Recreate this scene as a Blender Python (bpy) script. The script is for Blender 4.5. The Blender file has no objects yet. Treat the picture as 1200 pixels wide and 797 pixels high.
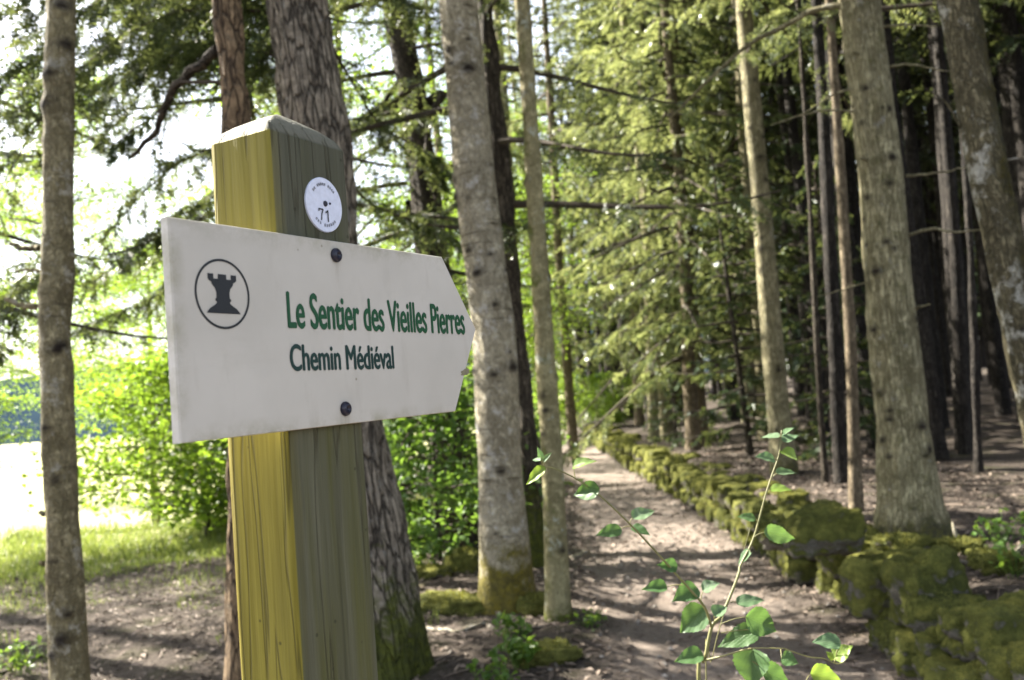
import bpy, math, random
import numpy as np
from mathutils import Vector, Matrix

rng = np.random.default_rng(7)
random.seed(7)
SC = bpy.context.scene
COL = SC.collection

# ------------------------------------------------------------------ camera, sky, sun, exposure
F_PX, PITCH, ROLL, EYE = 1080.0, math.radians(3.28), math.radians(4.3), 1.55
XK, YK = 1.033, 0.858            # the site was first paced out in rough units; these turn them into metres
RL = np.array([1, 0, 0.0]); FW = np.array([0, math.cos(PITCH), math.sin(PITCH)]); UL = np.array([0, -math.sin(PITCH), math.cos(PITCH)])
CX = math.cos(ROLL) * RL - math.sin(ROLL) * UL
CY = math.sin(ROLL) * RL + math.cos(ROLL) * UL
ORG = np.array([0, 0, EYE])
cam_d = bpy.data.cameras.new('camera'); cam = bpy.data.objects.new('camera', cam_d); COL.objects.link(cam)
cam_d.sensor_width = 36; cam_d.lens = 36 * F_PX / 1200
m = Matrix((Vector(CX), Vector(CY), Vector(-FW))).transposed().to_4x4(); m.translation = Vector(ORG)
cam.matrix_world = m
cam_d.clip_start = 0.05; cam_d.clip_end = 3000
cam_d.dof.use_dof = True; cam_d.dof.focus_distance = 1.08; cam_d.dof.aperture_fstop = 7.6
SC.camera = cam

SUN_AZ, SUN_EL = -58.0, 40.0
sa, se = math.radians(SUN_AZ), math.radians(SUN_EL)
SUN = Vector((math.sin(sa) * math.cos(se), math.cos(sa) * math.cos(se), math.sin(se)))
W = bpy.data.worlds.new('World'); SC.world = W; W.use_nodes = True
wt = W.node_tree; bg = wt.nodes['Background']
sky = wt.nodes.new('ShaderNodeTexSky'); sky.sky_type = 'NISHITA'; sky.sun_disc = False
sky.sun_elevation = se; sky.sun_rotation = sa; sky.air_density = 0.9; sky.dust_density = 2.2; sky.ozone_density = 1.0
hs = wt.nodes.new('ShaderNodeHueSaturation'); hs.inputs['Saturation'].default_value = 0.5
wt.links.new(sky.outputs[0], hs.inputs['Color']); wt.links.new(hs.outputs[0], bg.inputs[0]); bg.inputs[1].default_value = 0.075
sl = bpy.data.lights.new('sun', 'SUN'); sl.energy = 5.0; sl.angle = math.radians(0.55); sl.color = (1, 0.94, 0.82)
so = bpy.data.objects.new('sun', sl); COL.objects.link(so); so.rotation_euler = SUN.to_track_quat('Z', 'Y').to_euler(); so.location = (-20, 20, 30)
vs = SC.view_settings; vs.view_transform = 'Standard'; vs.look = 'None'; vs.gamma = 1; vs.use_curve_mapping = False
vs.exposure = 2.7
cy = SC.cycles
cy.use_denoising = True; cy.max_bounces = 7; cy.diffuse_bounces = 4; cy.glossy_bounces = 2; cy.transmission_bounces = 4
cy.caustics_reflective = False; cy.caustics_refractive = False; cy.sample_clamp_indirect = 6

# ------------------------------------------------------------------ helpers
def ray(px, py): return FW + CX * (px - 600) / F_PX + CY * (398.5 - py) / F_PX
def at(px, py, Y):
    d = ray(px, py); return ORG + d * (Y / d[1])
def sstep(a, b, x):
    t = np.clip((x - a) / (b - a), 0, 1); return t * t * (3 - 2 * t)
def _h(i, j, k, s):
    n = (i * 374761393 + j * 668265263 + k * 2147483647 + s * 974634221) & 0xFFFFFFFF
    n = ((n ^ (n >> 13)) * 1274126177) & 0xFFFFFFFF
    n = ((n ^ (n >> 16)) * 2246822519) & 0xFFFFFFFF
    return ((n ^ (n >> 15)) & 0xFFFFFF) / float(0xFFFFFF)
def vn(p, s=0):
    p = np.asarray(p, float); f = np.floor(p).astype(np.int64); t = p - f; t = t * t * (3 - 2 * t)
    r = 0
    for a in (0, 1):
        for b in (0, 1):
            for c in (0, 1):
                w = (t[:, 0] if a else 1 - t[:, 0]) * (t[:, 1] if b else 1 - t[:, 1]) * (t[:, 2] if c else 1 - t[:, 2])
                r = r + w * _h(f[:, 0] + a, f[:, 1] + b, f[:, 2] + c, s)
    return r * 2 - 1
def fbm(p, o=3, s=0):
    p = np.asarray(p, float); r = 0; a = 1
    for i in range(o):
        r = r + a * vn(p, s + i); p = p * 2.03 + 7.1; a *= 0.5
    return r
def nrm(v): return v / np.maximum(np.linalg.norm(v, axis=-1, keepdims=True), 1e-9)

class MB:
    """collects vertices / polygons / vertex attributes and links them as ONE mesh object"""
    def __init__(s): s.V = []; s.F = []; s.M = []; s.A = {}; s.n = 0
    def add(s, V, F, mat=0, **attrs):
        V = np.asarray(V, float); F = np.asarray(F, np.int64)
        s.V.append(V); s.F.append(F + s.n); s.M.append(mat)
        for k in set(s.A) | set(attrs):
            lst = s.A.setdefault(k, [])
            v = attrs.get(k)
            if v is None: v = np.zeros(len(V))
            if np.ndim(v) == 0: v = np.full(len(V), float(v))
            have = sum(len(x) for x in lst)
            if have < s.n:
                sh = (s.n - have,) + np.shape(v)[1:]; lst.append(np.zeros(sh))
            lst.append(np.asarray(v, float))
        s.n += len(V)
    def mesh(s, name, mats, smooth=True):
        me = bpy.data.meshes.new(name)
        V = np.concatenate(s.V); me.vertices.add(len(V)); me.vertices.foreach_set('co', V.astype(np.float32).ravel())
        tot = np.concatenate([np.full(len(f), f.shape[1], np.int32) for f in s.F])
        li = np.concatenate([f.ravel() for f in s.F]).astype(np.int32)
        me.loops.add(len(li)); me.loops.foreach_set('vertex_index', li)
        me.polygons.add(len(tot)); st = np.concatenate([[0], np.cumsum(tot)[:-1]]).astype(np.int32)
        me.polygons.foreach_set('loop_start', st)
        try: me.polygons.foreach_set('loop_total', tot)
        except Exception: pass
        mi = np.concatenate([np.full(len(f), m_, np.int32) for f, m_ in zip(s.F, s.M)])
        for mt in (mats if isinstance(mats, (list, tuple)) else [mats]): me.materials.append(mt)
        me.polygons.foreach_set('material_index', mi)
        me.polygons.foreach_set('use_smooth', np.full(len(tot), smooth))
        for k, lst in s.A.items():
            a = np.concatenate(lst)
            if len(a) < len(V): a = np.concatenate([a, np.zeros((len(V) - len(a),) + a.shape[1:])])
            if a.ndim == 2:
                at_ = me.attributes.new(k, 'FLOAT_VECTOR', 'POINT'); at_.data.foreach_set('vector', a.astype(np.float32).ravel())
            else:
                at_ = me.attributes.new(k, 'FLOAT', 'POINT'); at_.data.foreach_set('value', a.astype(np.float32))
        me.update(calc_edges=True); me.validate()
        return me
    def obj(s, name, mats, parent=None, smooth=True, origin=None):
        if origin is not None: s.V = [v - np.asarray(origin) for v in s.V]
        return link(name, s.mesh(name, mats, smooth), parent, origin)

def link(name, me, parent=None, loc=None):
    o = bpy.data.objects.new(name, me); COL.objects.link(o)
    if parent is not None: o.parent = parent
    if loc is not None: o.location = loc
    return o
def tag(o, label=None, cat=None, group=None, kind=None):
    if label: o['label'] = label
    if cat: o['category'] = cat
    if group: o['group'] = group
    if kind: o['kind'] = kind
    return o
def thing(name, label, cat, loc=(0, 0, 0), group=None):
    o = bpy.data.objects.new(name, None); COL.objects.link(o); o.location = loc; o.empty_display_size = 0.1
    return tag(o, label, cat, group)

def spline(P, n):
    """Catmull-Rom through the rows of P, n samples"""
    P = np.asarray(P, float)
    if len(P) == 2: return P[0] + (P[1] - P[0]) * np.linspace(0, 1, n)[:, None]
    Q = np.vstack([2 * P[0] - P[1], P, 2 * P[-1] - P[-2]])
    u = np.linspace(0, len(P) - 1 - 1e-6, n); i = u.astype(int); t = (u - i)[:, None]
    a, b, c, d = Q[i], Q[i + 1], Q[i + 2], Q[i + 3]
    return 0.5 * (2 * b + (c - a) * t + (2 * a - 5 * b + 4 * c - d) * t ** 2 + (3 * b - a - 3 * c + d) * t ** 3)
def frames(P):
    T = nrm(np.gradient(P, axis=0)); ref = np.array([0, 0, 1.0]) if abs(T[0][2]) < 0.8 else np.array([1.0, 0.13, 0])
    A = nrm(np.cross(T, ref)); B = np.cross(A, T); return T, A, B
def tube(mb, P, R, sides=6, mat=0, **attrs):
    P = np.asarray(P, float); n = len(P); R = np.broadcast_to(R, (n,))
    T, A, B = frames(P); a = np.arange(sides) * 2 * math.pi / sides
    V = P[:, None] + R[:, None, None] * (np.cos(a)[None, :, None] * A[:, None] + np.sin(a)[None, :, None] * B[:, None])
    i = np.arange(n - 1)[:, None] * sides; j = np.arange(sides)[None]; k = (j + 1) % sides
    Fq = np.stack([i + j, i + k, i + sides + k, i + sides + j], -1).reshape(-1, 4)
    V = np.vstack([V.reshape(-1, 3), P[-1] + T[-1] * R[-1] * 0.5])
    mb.add(V, Fq, mat, **{k_: (np.full(len(V), v) if np.ndim(v) == 0 else v) for k_, v in attrs.items()})
    base = (n - 1) * sides; jj = np.arange(sides)
    mb.F.append(np.stack([base + jj, base + (jj + 1) % sides, np.full(sides, n * sides)], -1) + mb.n - len(V)); mb.M.append(mat)

# ------------------------------------------------------------------ node helpers
class NT:
    def __init__(s, name):
        s.m = bpy.data.materials.new(name); s.m.use_nodes = True; s.t = s.m.node_tree; s.t.nodes.clear()
        s.out = s.t.nodes.new('ShaderNodeOutputMaterial')
    def n(s, ty, ins=None, **props):
        nd = s.t.nodes.new('ShaderNode' + ty)
        for k, v in props.items(): setattr(nd, k, v)
        for k, v in (ins or {}).items():
            if hasattr(v, 'is_linked') or isinstance(v, bpy.types.NodeSocket): s.t.links.new(v, nd.inputs[k])
            else:
                if isinstance(v, tuple) and len(v) == 3 and nd.inputs[k].type == 'RGBA': v = v + (1,)
                nd.inputs[k].default_value = v
        return nd
    def attr(s, name): return s.n('Attribute', attribute_name=name)
    def noise(s, vec, scale, detail=4, rough=0.55): return s.n('TexNoise', {'Vector': vec, 'Scale': scale, 'Detail': detail, 'Roughness': rough}).outputs[0]
    def ramp(s, fac, a, b, c0=0.0, c1=1.0):
        return s.n('MapRange', {'Value': fac, 'From Min': a, 'From Max': b, 'To Min': c0, 'To Max': c1}).outputs[0]
    def mix(s, fac, a, b):
        nd = s.t.nodes.new('ShaderNodeMix'); nd.data_type = 'RGBA'
        for k, v in ((0, fac), (6, a), (7, b)):
            if isinstance(v, bpy.types.NodeSocket): s.t.links.new(v, nd.inputs[k])
            else: nd.inputs[k].default_value = (v + (1,)) if isinstance(v, tuple) and len(v) == 3 else v
        return nd.outputs[2]
    def math(s, op, a, b=0.0): 
        nd = s.n('Math', {0: a, 1: b}, operation=op); return nd.outputs[0]
    def scale(s, vec, v): return s.n('Mapping', {'Vector': vec, 'Scale': v}).outputs[0]
    def bump(s, height, dist, strength=1.0): return s.n('Bump', {'Height': height, 'Distance': dist, 'Strength': strength}).outputs[0]
    def bsdf(s, color, rough=0.8, normal=None, spec=0.3, **kw):
        ins = {'Base Color': color, 'Roughness': rough, 'Specular IOR Level': spec}
        if normal is not None: ins['Normal'] = normal
        ins.update(kw); b = s.n('BsdfPrincipled', ins); return b.outputs[0]
    def done(s, sh): s.t.links.new(sh, s.out.inputs[0]); return s.m

def bark(name, dark, mid, light, crack=22.0, stretch=0.2, depth=0.012, lichen=None, lich_t=0.55, moss=(0.10, 0.115, 0.012), ring=0.0, lich_scale=9.0, crk=1.0, plates=0.0):
    """bark: long wandering furrows (ridged noise), fine grain, pale and dark blotches, lichen, moss, branch scars"""
    t = NT(name); bc = t.attr('bc').outputs['Vector']
    v1 = t.scale(bc, (1, 1, stretch))
    def ridge(vec, sc, dist): 
        n = t.n('TexNoise', {'Vector': vec, 'Scale': sc, 'Detail': 4.0, 'Roughness': 0.6, 'Distortion': dist}).outputs[0]
        return t.math('ABSOLUTE', t.math('SUBTRACT', n, 0.5))
    r1 = ridge(v1, crack, 0.6); r2 = ridge(v1, crack * 2.3, 0.4)
    cr = t.math('MINIMUM', t.ramp(r1, 0.0, 0.075), t.ramp(r2, 0.0, 0.045, 0.35, 1.0))
    if plates > 0:
        vw = t.n('VectorMath', {0: v1, 1: t.n('VectorMath', {0: t.n('TexNoise', {'Vector': v1, 'Scale': crack * 0.8, 'Detail': 3.0}).outputs[1], 'Scale': 1.6 / crack}, operation='SCALE').outputs[0]}, operation='ADD').outputs[0]
        vo = t.n('TexVoronoi', {'Vector': vw, 'Scale': crack}, feature='DISTANCE_TO_EDGE').outputs['Distance']; cr = t.math('MINIMUM', t.ramp(cr, 0, 1, 1 - plates * 0.4, 1), t.ramp(vo, 0.0, 0.14))
    n1 = t.noise(v1, 60, 5, 0.7); n2 = t.noise(bc, 4, 4, 0.6); n3 = t.noise(bc, 16, 4, 0.6)
    c = t.mix(t.ramp(n1, 0.3, 0.7), mid, light)
    c = t.mix(t.ramp(n2, 0.40, 0.62, 0, 0.75), c, tuple(0.6 * q for q in mid)); c = t.mix(t.ramp(n3, 0.5, 0.66, 0, 0.8), c, tuple(min(1, 1.25 * q) for q in light)); n5 = t.noise(t.scale(bc, (1, 1, 0.5)), 38, 5, 0.7); c = t.mix(t.ramp(n5, 0.55, 0.68, 0, 0.7), c, tuple(0.4 * q for q in mid))
    c = t.mix(t.math('ADD', 1.0 - crk, t.math('MULTIPLY', cr, crk)), dark, c)
    if ring > 0:
        rr = t.noise(t.scale(bc, (0.5, 0.5, 8)), 3.5, 5, 0.65); msk = t.ramp(t.noise(bc, 6, 3), 0.42, 0.6)
        c = t.mix(t.math('MULTIPLY', t.ramp(rr, 0.56, 0.66, 0, ring), msk), c, dark)
    if lichen is not None:
        nl = t.noise(bc, lich_scale, 7, 0.75)
        c = t.mix(t.ramp(nl, lich_t, lich_t + 0.07, 0, 0.85), c, lichen)
    c = t.mix(t.attr('scar').outputs['Fac'], c, (0.018, 0.013, 0.01))
    mo = t.math('ADD', t.attr('moss').outputs['Fac'], t.math('MULTIPLY', t.math('SUBTRACT', t.noise(bc, 7, 6, 0.7), 0.5), 1.9))
    mossc = t.mix(t.ramp(t.noise(bc, 26, 4, 0.65), 0.3, 0.7), (moss[0] * 0.35, moss[1] * 0.38, moss[2]), moss)
    mof = t.ramp(mo, 0.42, 0.75, 0, 0.95)
    c = t.mix(mof, c, mossc)
    h = t.math('ADD', t.math('ADD', t.math('MULTIPLY', cr, 0.9 * crk), t.math('MULTIPLY', n1, 0.5)), t.math('MULTIPLY', n5, -0.5))
    return t.done(t.bsdf(c, 0.88, t.bump(h, depth * 1.8, 1.0), 0.2))

BARK = {
 'mottled': bark('mottled_bark', (0.05, 0.04, 0.025), (0.165, 0.138, 0.07), (0.29, 0.255, 0.155), 22, 0.5, 0.007, (0.33, 0.31, 0.25), 0.55, ring=1.0, moss=(0.16, 0.12, 0.025), crk=0.5),
 'orange': bark('plated_bark', (0.03, 0.02, 0.014), (0.19, 0.125, 0.072), (0.33, 0.235, 0.14), 24, 0.22, 0.014, (0.24, 0.20, 0.14), 0.6, plates=1.0),
 'furrowed': bark('furrowed_bark', (0.035, 0.029, 0.023), (0.21, 0.175, 0.135), (0.40, 0.345, 0.27), 30, 0.16, 0.02, (0.29, 0.28, 0.25), 0.58, plates=0.35),
 'pale': bark('pale_bark', (0.07, 0.056, 0.035), (0.30, 0.262, 0.18), (0.46, 0.42, 0.32), 14, 0.6, 0.007, (0.45, 0.43, 0.39), 0.55, ring=1.0, crk=0.45, moss=(0.17, 0.14, 0.014)),
 'slim': bark('slim_pale_bark', (0.08, 0.07, 0.035), (0.20, 0.175, 0.085), (0.33, 0.295, 0.165), 22, 0.6, 0.005, (0.34, 0.36, 0.29), 0.57, ring=0.6, crk=0.35),
 'fir': bark('cracked_fir_bark', (0.07, 0.058, 0.028), (0.285, 0.252, 0.14), (0.45, 0.41, 0.26), 34, 0.12, 0.008, (0.35, 0.34, 0.30), 0.6, crk=0.7, moss=(0.15, 0.14, 0.04)),
 'lichen': bark('lichen_bark', (0.03, 0.026, 0.014), (0.105, 0.09, 0.05), (0.19, 0.165, 0.10), 24, 0.3, 0.012, (0.50, 0.49, 0.43), 0.53, moss=(0.075, 0.062, 0.011), lich_scale=3.5, crk=0.7),
 'brown': bark('thin_brown_bark', (0.04, 0.03, 0.02), (0.15, 0.115, 0.075), (0.26, 0.21, 0.14), 26, 0.2, 0.006, crk=0.7),
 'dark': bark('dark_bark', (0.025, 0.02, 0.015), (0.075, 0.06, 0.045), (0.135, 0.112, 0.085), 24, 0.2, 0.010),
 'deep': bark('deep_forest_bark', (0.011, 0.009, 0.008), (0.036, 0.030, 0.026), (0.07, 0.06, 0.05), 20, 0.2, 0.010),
}
def leaf_mat(name, c1, c2, trans, tr_amt=0.5, rough=0.45, veins=False):
    t = NT(name); r = t.attr('rnd').outputs['Fac']
    c = t.mix(r, c1, c2)
    if veins:
        lc = t.attr('lc').outputs['Vector']; sx = t.n('SeparateXYZ', {0: lc})
        ax = t.math('ABSOLUTE', sx.outputs[0])
        ph = t.math('SUBTRACT', t.math('MULTIPLY', sx.outputs[1], 26.0), t.math('MULTIPLY', ax, 24.0))
        ve = t.ramp(t.math('SINE', ph), 0.86, 1.0); mid = t.ramp(ax, 0.03, 0.0)
        vv = t.math('MAXIMUM', t.math('MULTIPLY', ve, 0.7), mid)
        c = t.mix(t.math('MULTIPLY', vv, 0.55), c, (c2[0] * 1.9, c2[1] * 1.6, c2[2] * 1.8))
        nz = t.noise(lc, 7, 4); c = t.mix(t.ramp(nz, 0.4, 0.75, 0, 0.45), c, c1); c = t.mix(t.ramp(t.noise(lc, 16, 3, 0.6), 0.70, 0.76, 0, 0.7), c, (0.12, 0.08, 0.03))
        bs = t.bsdf(c, rough, t.bump(t.math('SUBTRACT', 0.0, vv), 0.0006), 0.3)
    else: bs = t.bsdf(c, rough, None, 0.35)
    tc = t.mix(r, trans, (trans[0] * 1.25, trans[1] * 1.12, trans[2]))
    tr = t.n('BsdfTranslucent', {'Color': tc}).outputs[0]
    return t.done(t.n('MixShader', {0: tr_amt, 1: bs, 2: tr}).outputs[0])
NEEDLE = leaf_mat('spruce_needles', (0.026, 0.05, 0.024), (0.065, 0.10, 0.042), (0.12, 0.15, 0.045), 0.4, 0.38)
NEEDLE_L = leaf_mat('fir_needles', (0.05, 0.085, 0.032), (0.12, 0.152, 0.062), (0.235, 0.275, 0.10), 0.48, 0.28)
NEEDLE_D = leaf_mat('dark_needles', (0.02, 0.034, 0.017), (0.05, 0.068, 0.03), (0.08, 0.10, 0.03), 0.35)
LEAF = leaf_mat('beech_leaves', (0.05, 0.105, 0.014), (0.11, 0.165, 0.022), (0.26, 0.41, 0.04), 0.5)
LEAF_M = leaf_mat('hazel_leaves', (0.045, 0.10, 0.02), (0.09, 0.155, 0.035), (0.17, 0.30, 0.04), 0.42)
HERB = leaf_mat('herb_leaves', (0.05, 0.11, 0.02), (0.10, 0.18, 0.03), (0.2, 0.32, 0.04), 0.4)
GRASS = leaf_mat('grass_blades', (0.06, 0.11, 0.02), (0.20, 0.22, 0.06), (0.22, 0.28, 0.06), 0.4)
SAP = leaf_mat('aspen_leaf', (0.04, 0.09, 0.032), (0.075, 0.14, 0.05), (0.11, 0.21, 0.045), 0.34, 0.42, True)
SAP_Y = leaf_mat('young_aspen_leaf', (0.12, 0.20, 0.035), (0.18, 0.26, 0.05), (0.25, 0.38, 0.05), 0.4, 0.4, True)
SAP_P = leaf_mat('pale_aspen_leaf', (0.075, 0.135, 0.065), (0.13, 0.19, 0.105), (0.10, 0.19, 0.055), 0.28, 0.4, True)

def mossy(name, rock=(0.20, 0.185, 0.16), amt=0.5):
    t = NT(name); g = t.n('NewGeometry'); p = g.outputs['Position']
    n1 = t.noise(p, 9, 5, 0.6); n2 = t.noise(p, 60, 4, 0.7); n3 = t.noise(p, 3.5, 3)
    up = t.n('SeparateXYZ', {0: g.outputs['Normal']}).outputs[2]
    rk = t.mix(t.ramp(n2, 0.3, 0.7), (rock[0] * 0.45, rock[1] * 0.45, rock[2] * 0.42), rock)
    mo = t.mix(t.ramp(n1, 0.3, 0.7), (0.032, 0.042, 0.013), (0.17, 0.178, 0.045))
    mo = t.mix(t.math('MULTIPLY', t.ramp(n3, 0.42, 0.62, 0, 0.85), t.ramp(up, 0.1, 0.8)), mo, (0.24, 0.225, 0.05))  # yellow moss on upward faces, with the light on the tops put into its colour
    mo = t.mix(t.ramp(n2, 0.35, 0.65, 0.0, 0.6), mo, (0.018, 0.022, 0.005))
    orr = t.n('ObjectInfo').outputs['Random']; mo = t.mix(t.ramp(orr, 0.0, 1.0, 0.0, 0.6), mo, (0.20, 0.20, 0.05)); mo = t.mix(t.ramp(n1, 0.62, 0.40, 0, 0.55), mo, (0.035, 0.042, 0.014))
    f = t.math('ADD', t.math('MULTIPLY', up, 0.35), n1)
    c = t.mix(t.ramp(f, amt - 0.06, amt + 0.05), rk, mo)
    return t.done(t.bsdf(c, 0.95, t.bump(t.math('ADD', n2, t.math('MULTIPLY', n1, 0.6)), 0.02, 1.0), 0.1))
MOSSY = mossy('mossy_stone', amt=0.41); MOSS = mossy('moss_cushion', amt=0.1)
FUZZ = leaf_mat('moss_fronds', (0.035, 0.048, 0.012), (0.21, 0.215, 0.05), (0.22, 0.23, 0.045), 0.25, 0.8)

# ------------------------------------------------------------------ ground
def path_c(y): return XK * (1.08 + 0.37 * sstep(7, 24, y / YK))
def path_w(y): return XK * (0.72 - 0.20 * sstep(12, 26, y / YK))
def hgt(x, y):
    x = np.asarray(x, float) / XK; y = np.asarray(y, float) / YK; z0 = np.zeros_like(x)
    p = np.stack([x, y, z0], -1).reshape(-1, 3)
    near = np.exp(-((x) ** 2 + (y - 8) ** 2) / 900.0)
    b = (0.06 * fbm(p * 0.45, 2, 3) + 0.018 * fbm(p * 2.4, 3, 5)).reshape(x.shape) * (0.3 + 0.7 * near)
    edge = 2.28 + 0.05 * np.sin(y * 1.7)
    ter = 0.34 * sstep(edge - 0.28, edge + 0.1, x) + 0.018 * np.maximum(0, np.minimum(x, 40) - 2.4)
    pd = np.abs(x * XK - path_c(y * YK)) / path_w(y * YK)
    sunk = -0.05 * (1 - sstep(0.6, 1.2, pd)) * sstep(0, 3, y)
    mea = -0.022 * np.clip(y - 13, 0, 60) * sstep(-3.0, -7, x)
    return b + ter + sunk + mea
def gz(x, y): return float(hgt(np.array([x]), np.array([y]))[0])

def axis(lo, hi, step, far_lo, far_hi, g=1.12):
    a = list(np.arange(lo, hi + 1e-6, step)); s = step
    while a[-1] < far_hi: s *= g; a.append(a[-1] + s)
    s = step
    while a[0] > far_lo: s *= g; a.insert(0, a[0] - s)
    return np.array(a)
def build_ground():
    xs = axis(-5.5, 4.6, 0.06, -500, 500); ys = axis(2.6, 15, 0.06, -40, 700, 1.09)
    X, Y = np.meshgrid(xs, ys); Z = hgt(X, Y)
    p = np.stack([X, Y, Z], -1).reshape(-1, 3)
    e = (0.16 * fbm(p * 1.6, 3, 11)).reshape(X.shape)
    pd = np.abs(X - path_c(Y)) / path_w(Y) + e
    pm = 1 - sstep(0.72, 1.15, pd)
    mm = sstep(0, 1.0, (-X / XK - 3.6 + 0.09 * (Y / YK - 12) + 5 * e)) * sstep(11.2, 12.8, Y / YK + 3 * e)
    nx = len(xs); ny = len(ys)
    i = (np.arange(ny - 1)[:, None] * nx + np.arange(nx - 1)[None])
    Fq = np.stack([i, i + 1, i + nx + 1, i + nx], -1).reshape(-1, 4)
    pf = pm.ravel()[Fq].mean(1); mf = mm.ravel()[Fq].mean(1)
    which = np.where(mf > 0.5, 2, np.where(pf > 0.5, 1, 0))
    t = NT('woodland_soil'); g = t.n('NewGeometry').outputs['Position']
    n1 = t.noise(g, 3, 4); n2 = t.noise(g, 26, 6, 0.7); n3 = t.noise(g, 110, 4, 0.7); n4 = t.noise(g, 0.8, 3)
    fl = t.mix(t.ramp(n2, 0.35, 0.66), (0.036, 0.029, 0.024), (0.12, 0.098, 0.082))
    fl = t.mix(t.ramp(n3, 0.55, 0.7, 0, 0.6), fl, (0.28, 0.235, 0.20))
    fl = t.mix(t.ramp(n1, 0.54, 0.68, 0, 0.45), fl, (0.05, 0.055, 0.018))
    pa = t.mix(t.ramp(n2, 0.3, 0.7), (0.145, 0.118, 0.099), (0.28, 0.235, 0.20))
    pa = t.mix(t.ramp(n3, 0.5, 0.72, 0, 0.55), pa, (0.075, 0.058, 0.048))
    pa = t.mix(t.ramp(n1, 0.5, 0.7, 0, 0.6), pa, (0.15, 0.12, 0.10))
    me = t.mix(t.ramp(n2, 0.3, 0.7), (0.33, 0.33, 0.16), (0.48, 0.46, 0.27))
    c = t.mix(t.attr('path').outputs['Fac'], fl, pa); c = t.mix(t.attr('meadow').outputs['Fac'], c, me)
    hh = t.math('ADD', n2, t.math('MULTIPLY', n3, 0.5))
    mat = t.done(t.bsdf(c, 0.95, t.bump(hh, 0.03, 0.9), 0.1))
    for k, nm in ((0, 'ground'), (1, 'path'), (2, 'meadow')):
        f = Fq[which == k]; u, inv = np.unique(f, return_inverse=True)
        mb = MB(); mb.add(p[u], inv.reshape(-1, 4), 0, path=pm.ravel()[u], meadow=mm.ravel()[u])
        tag(mb.obj(nm, mat), kind='structure')
build_ground()

# far wooded hill behind the meadow
def build_hill():
    t = NT('hazy_wooded_hill'); g = t.n('NewGeometry').outputs['Position']
    c = t.mix(t.noise(g, 0.12, 6, 0.7), (0.010, 0.018, 0.028), (0.024, 0.038, 0.052))  # distance haze and the canopy's own shade are put into this dark blue
    mat = t.done(t.bsdf(c, 1.0, None, 0.0))
    xs = np.linspace(-420, 60, 200); us = np.linspace(0, 1, 26)
    X, U = np.meshgrid(xs, us); Yh = 190 + 150 * U
    hh = 26 + 9 * np.sin(xs * 0.017) + 6 * np.sin(xs * 0.043 + 1)
    Z = -2.5 + U ** 0.8 * hh[None]
    p = np.stack([X, Yh, Z], -1).reshape(-1, 3); p[:, 2] += 2.2 * fbm(p * np.array([0.14, 0.14, 0.1]), 3, 2) * U.ravel()
    nx = 200; i = np.arange(25)[:, None] * nx + np.arange(nx - 1)[None]
    mb = MB(); mb.add(p, np.stack([i, i + 1, i + nx + 1, i + nx], -1).reshape(-1, 4)); tag(mb.obj('hills', mat), kind='structure')
build_hill()

# ------------------------------------------------------------------ foliage
def needles(mb, base, d, up, ln, K=8, nl=0.045, nw=0.010, mat=0, droop=0.25):
    """comb-like needle sprays on N twigs at once"""
    N = len(base)
    if N == 0: return
    side = nrm(np.cross(d, up)); nor = np.cross(side, d)
    t = (np.arange(K) + 0.6) / K
    pos = base[:, None] + d[:, None] * (ln[:, None] * t)[..., None]
    pos[..., 2] -= (droop * ln[:, None] * t ** 2)
    fade = (1.05 - 0.55 * t)[None, :, None]
    rr = rng.random((N, 1)) * 0.6
    out = []; idx = []
    for s in (-1, 1):
        tip = pos + (side[:, None] * s * 0.8 + d[:, None] * 0.6 + nor[:, None] * rng.uniform(-0.35, 0.35, (N, K, 1))) * nl * fade * rng.uniform(0.75, 1.25, (N, K, 1))
        wv = d[:, None] * nw
        out.append(np.stack([pos - wv, pos + wv, tip], 2).reshape(-1, 3))
    V = np.concatenate(out); n = len(V) // 3
    r = np.clip(np.repeat(np.concatenate([np.repeat(rr, K, 1).ravel()] * 2) + rng.random(n) * 0.4, 3), 0, 1)
    mb.add(V, np.arange(n * 3).reshape(-1, 3), mat, rnd=r)
    # twig axis as a thin strip
    e = base + d * ln[:, None]; e[:, 2] -= droop * ln
    w = nor * 0.003
    V = np.stack([base - w, base + w, e], 1).reshape(-1, 3)
    mb.add(V, np.arange(len(V)).reshape(-1, 3), mat, rnd=np.zeros(len(V)))
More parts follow.
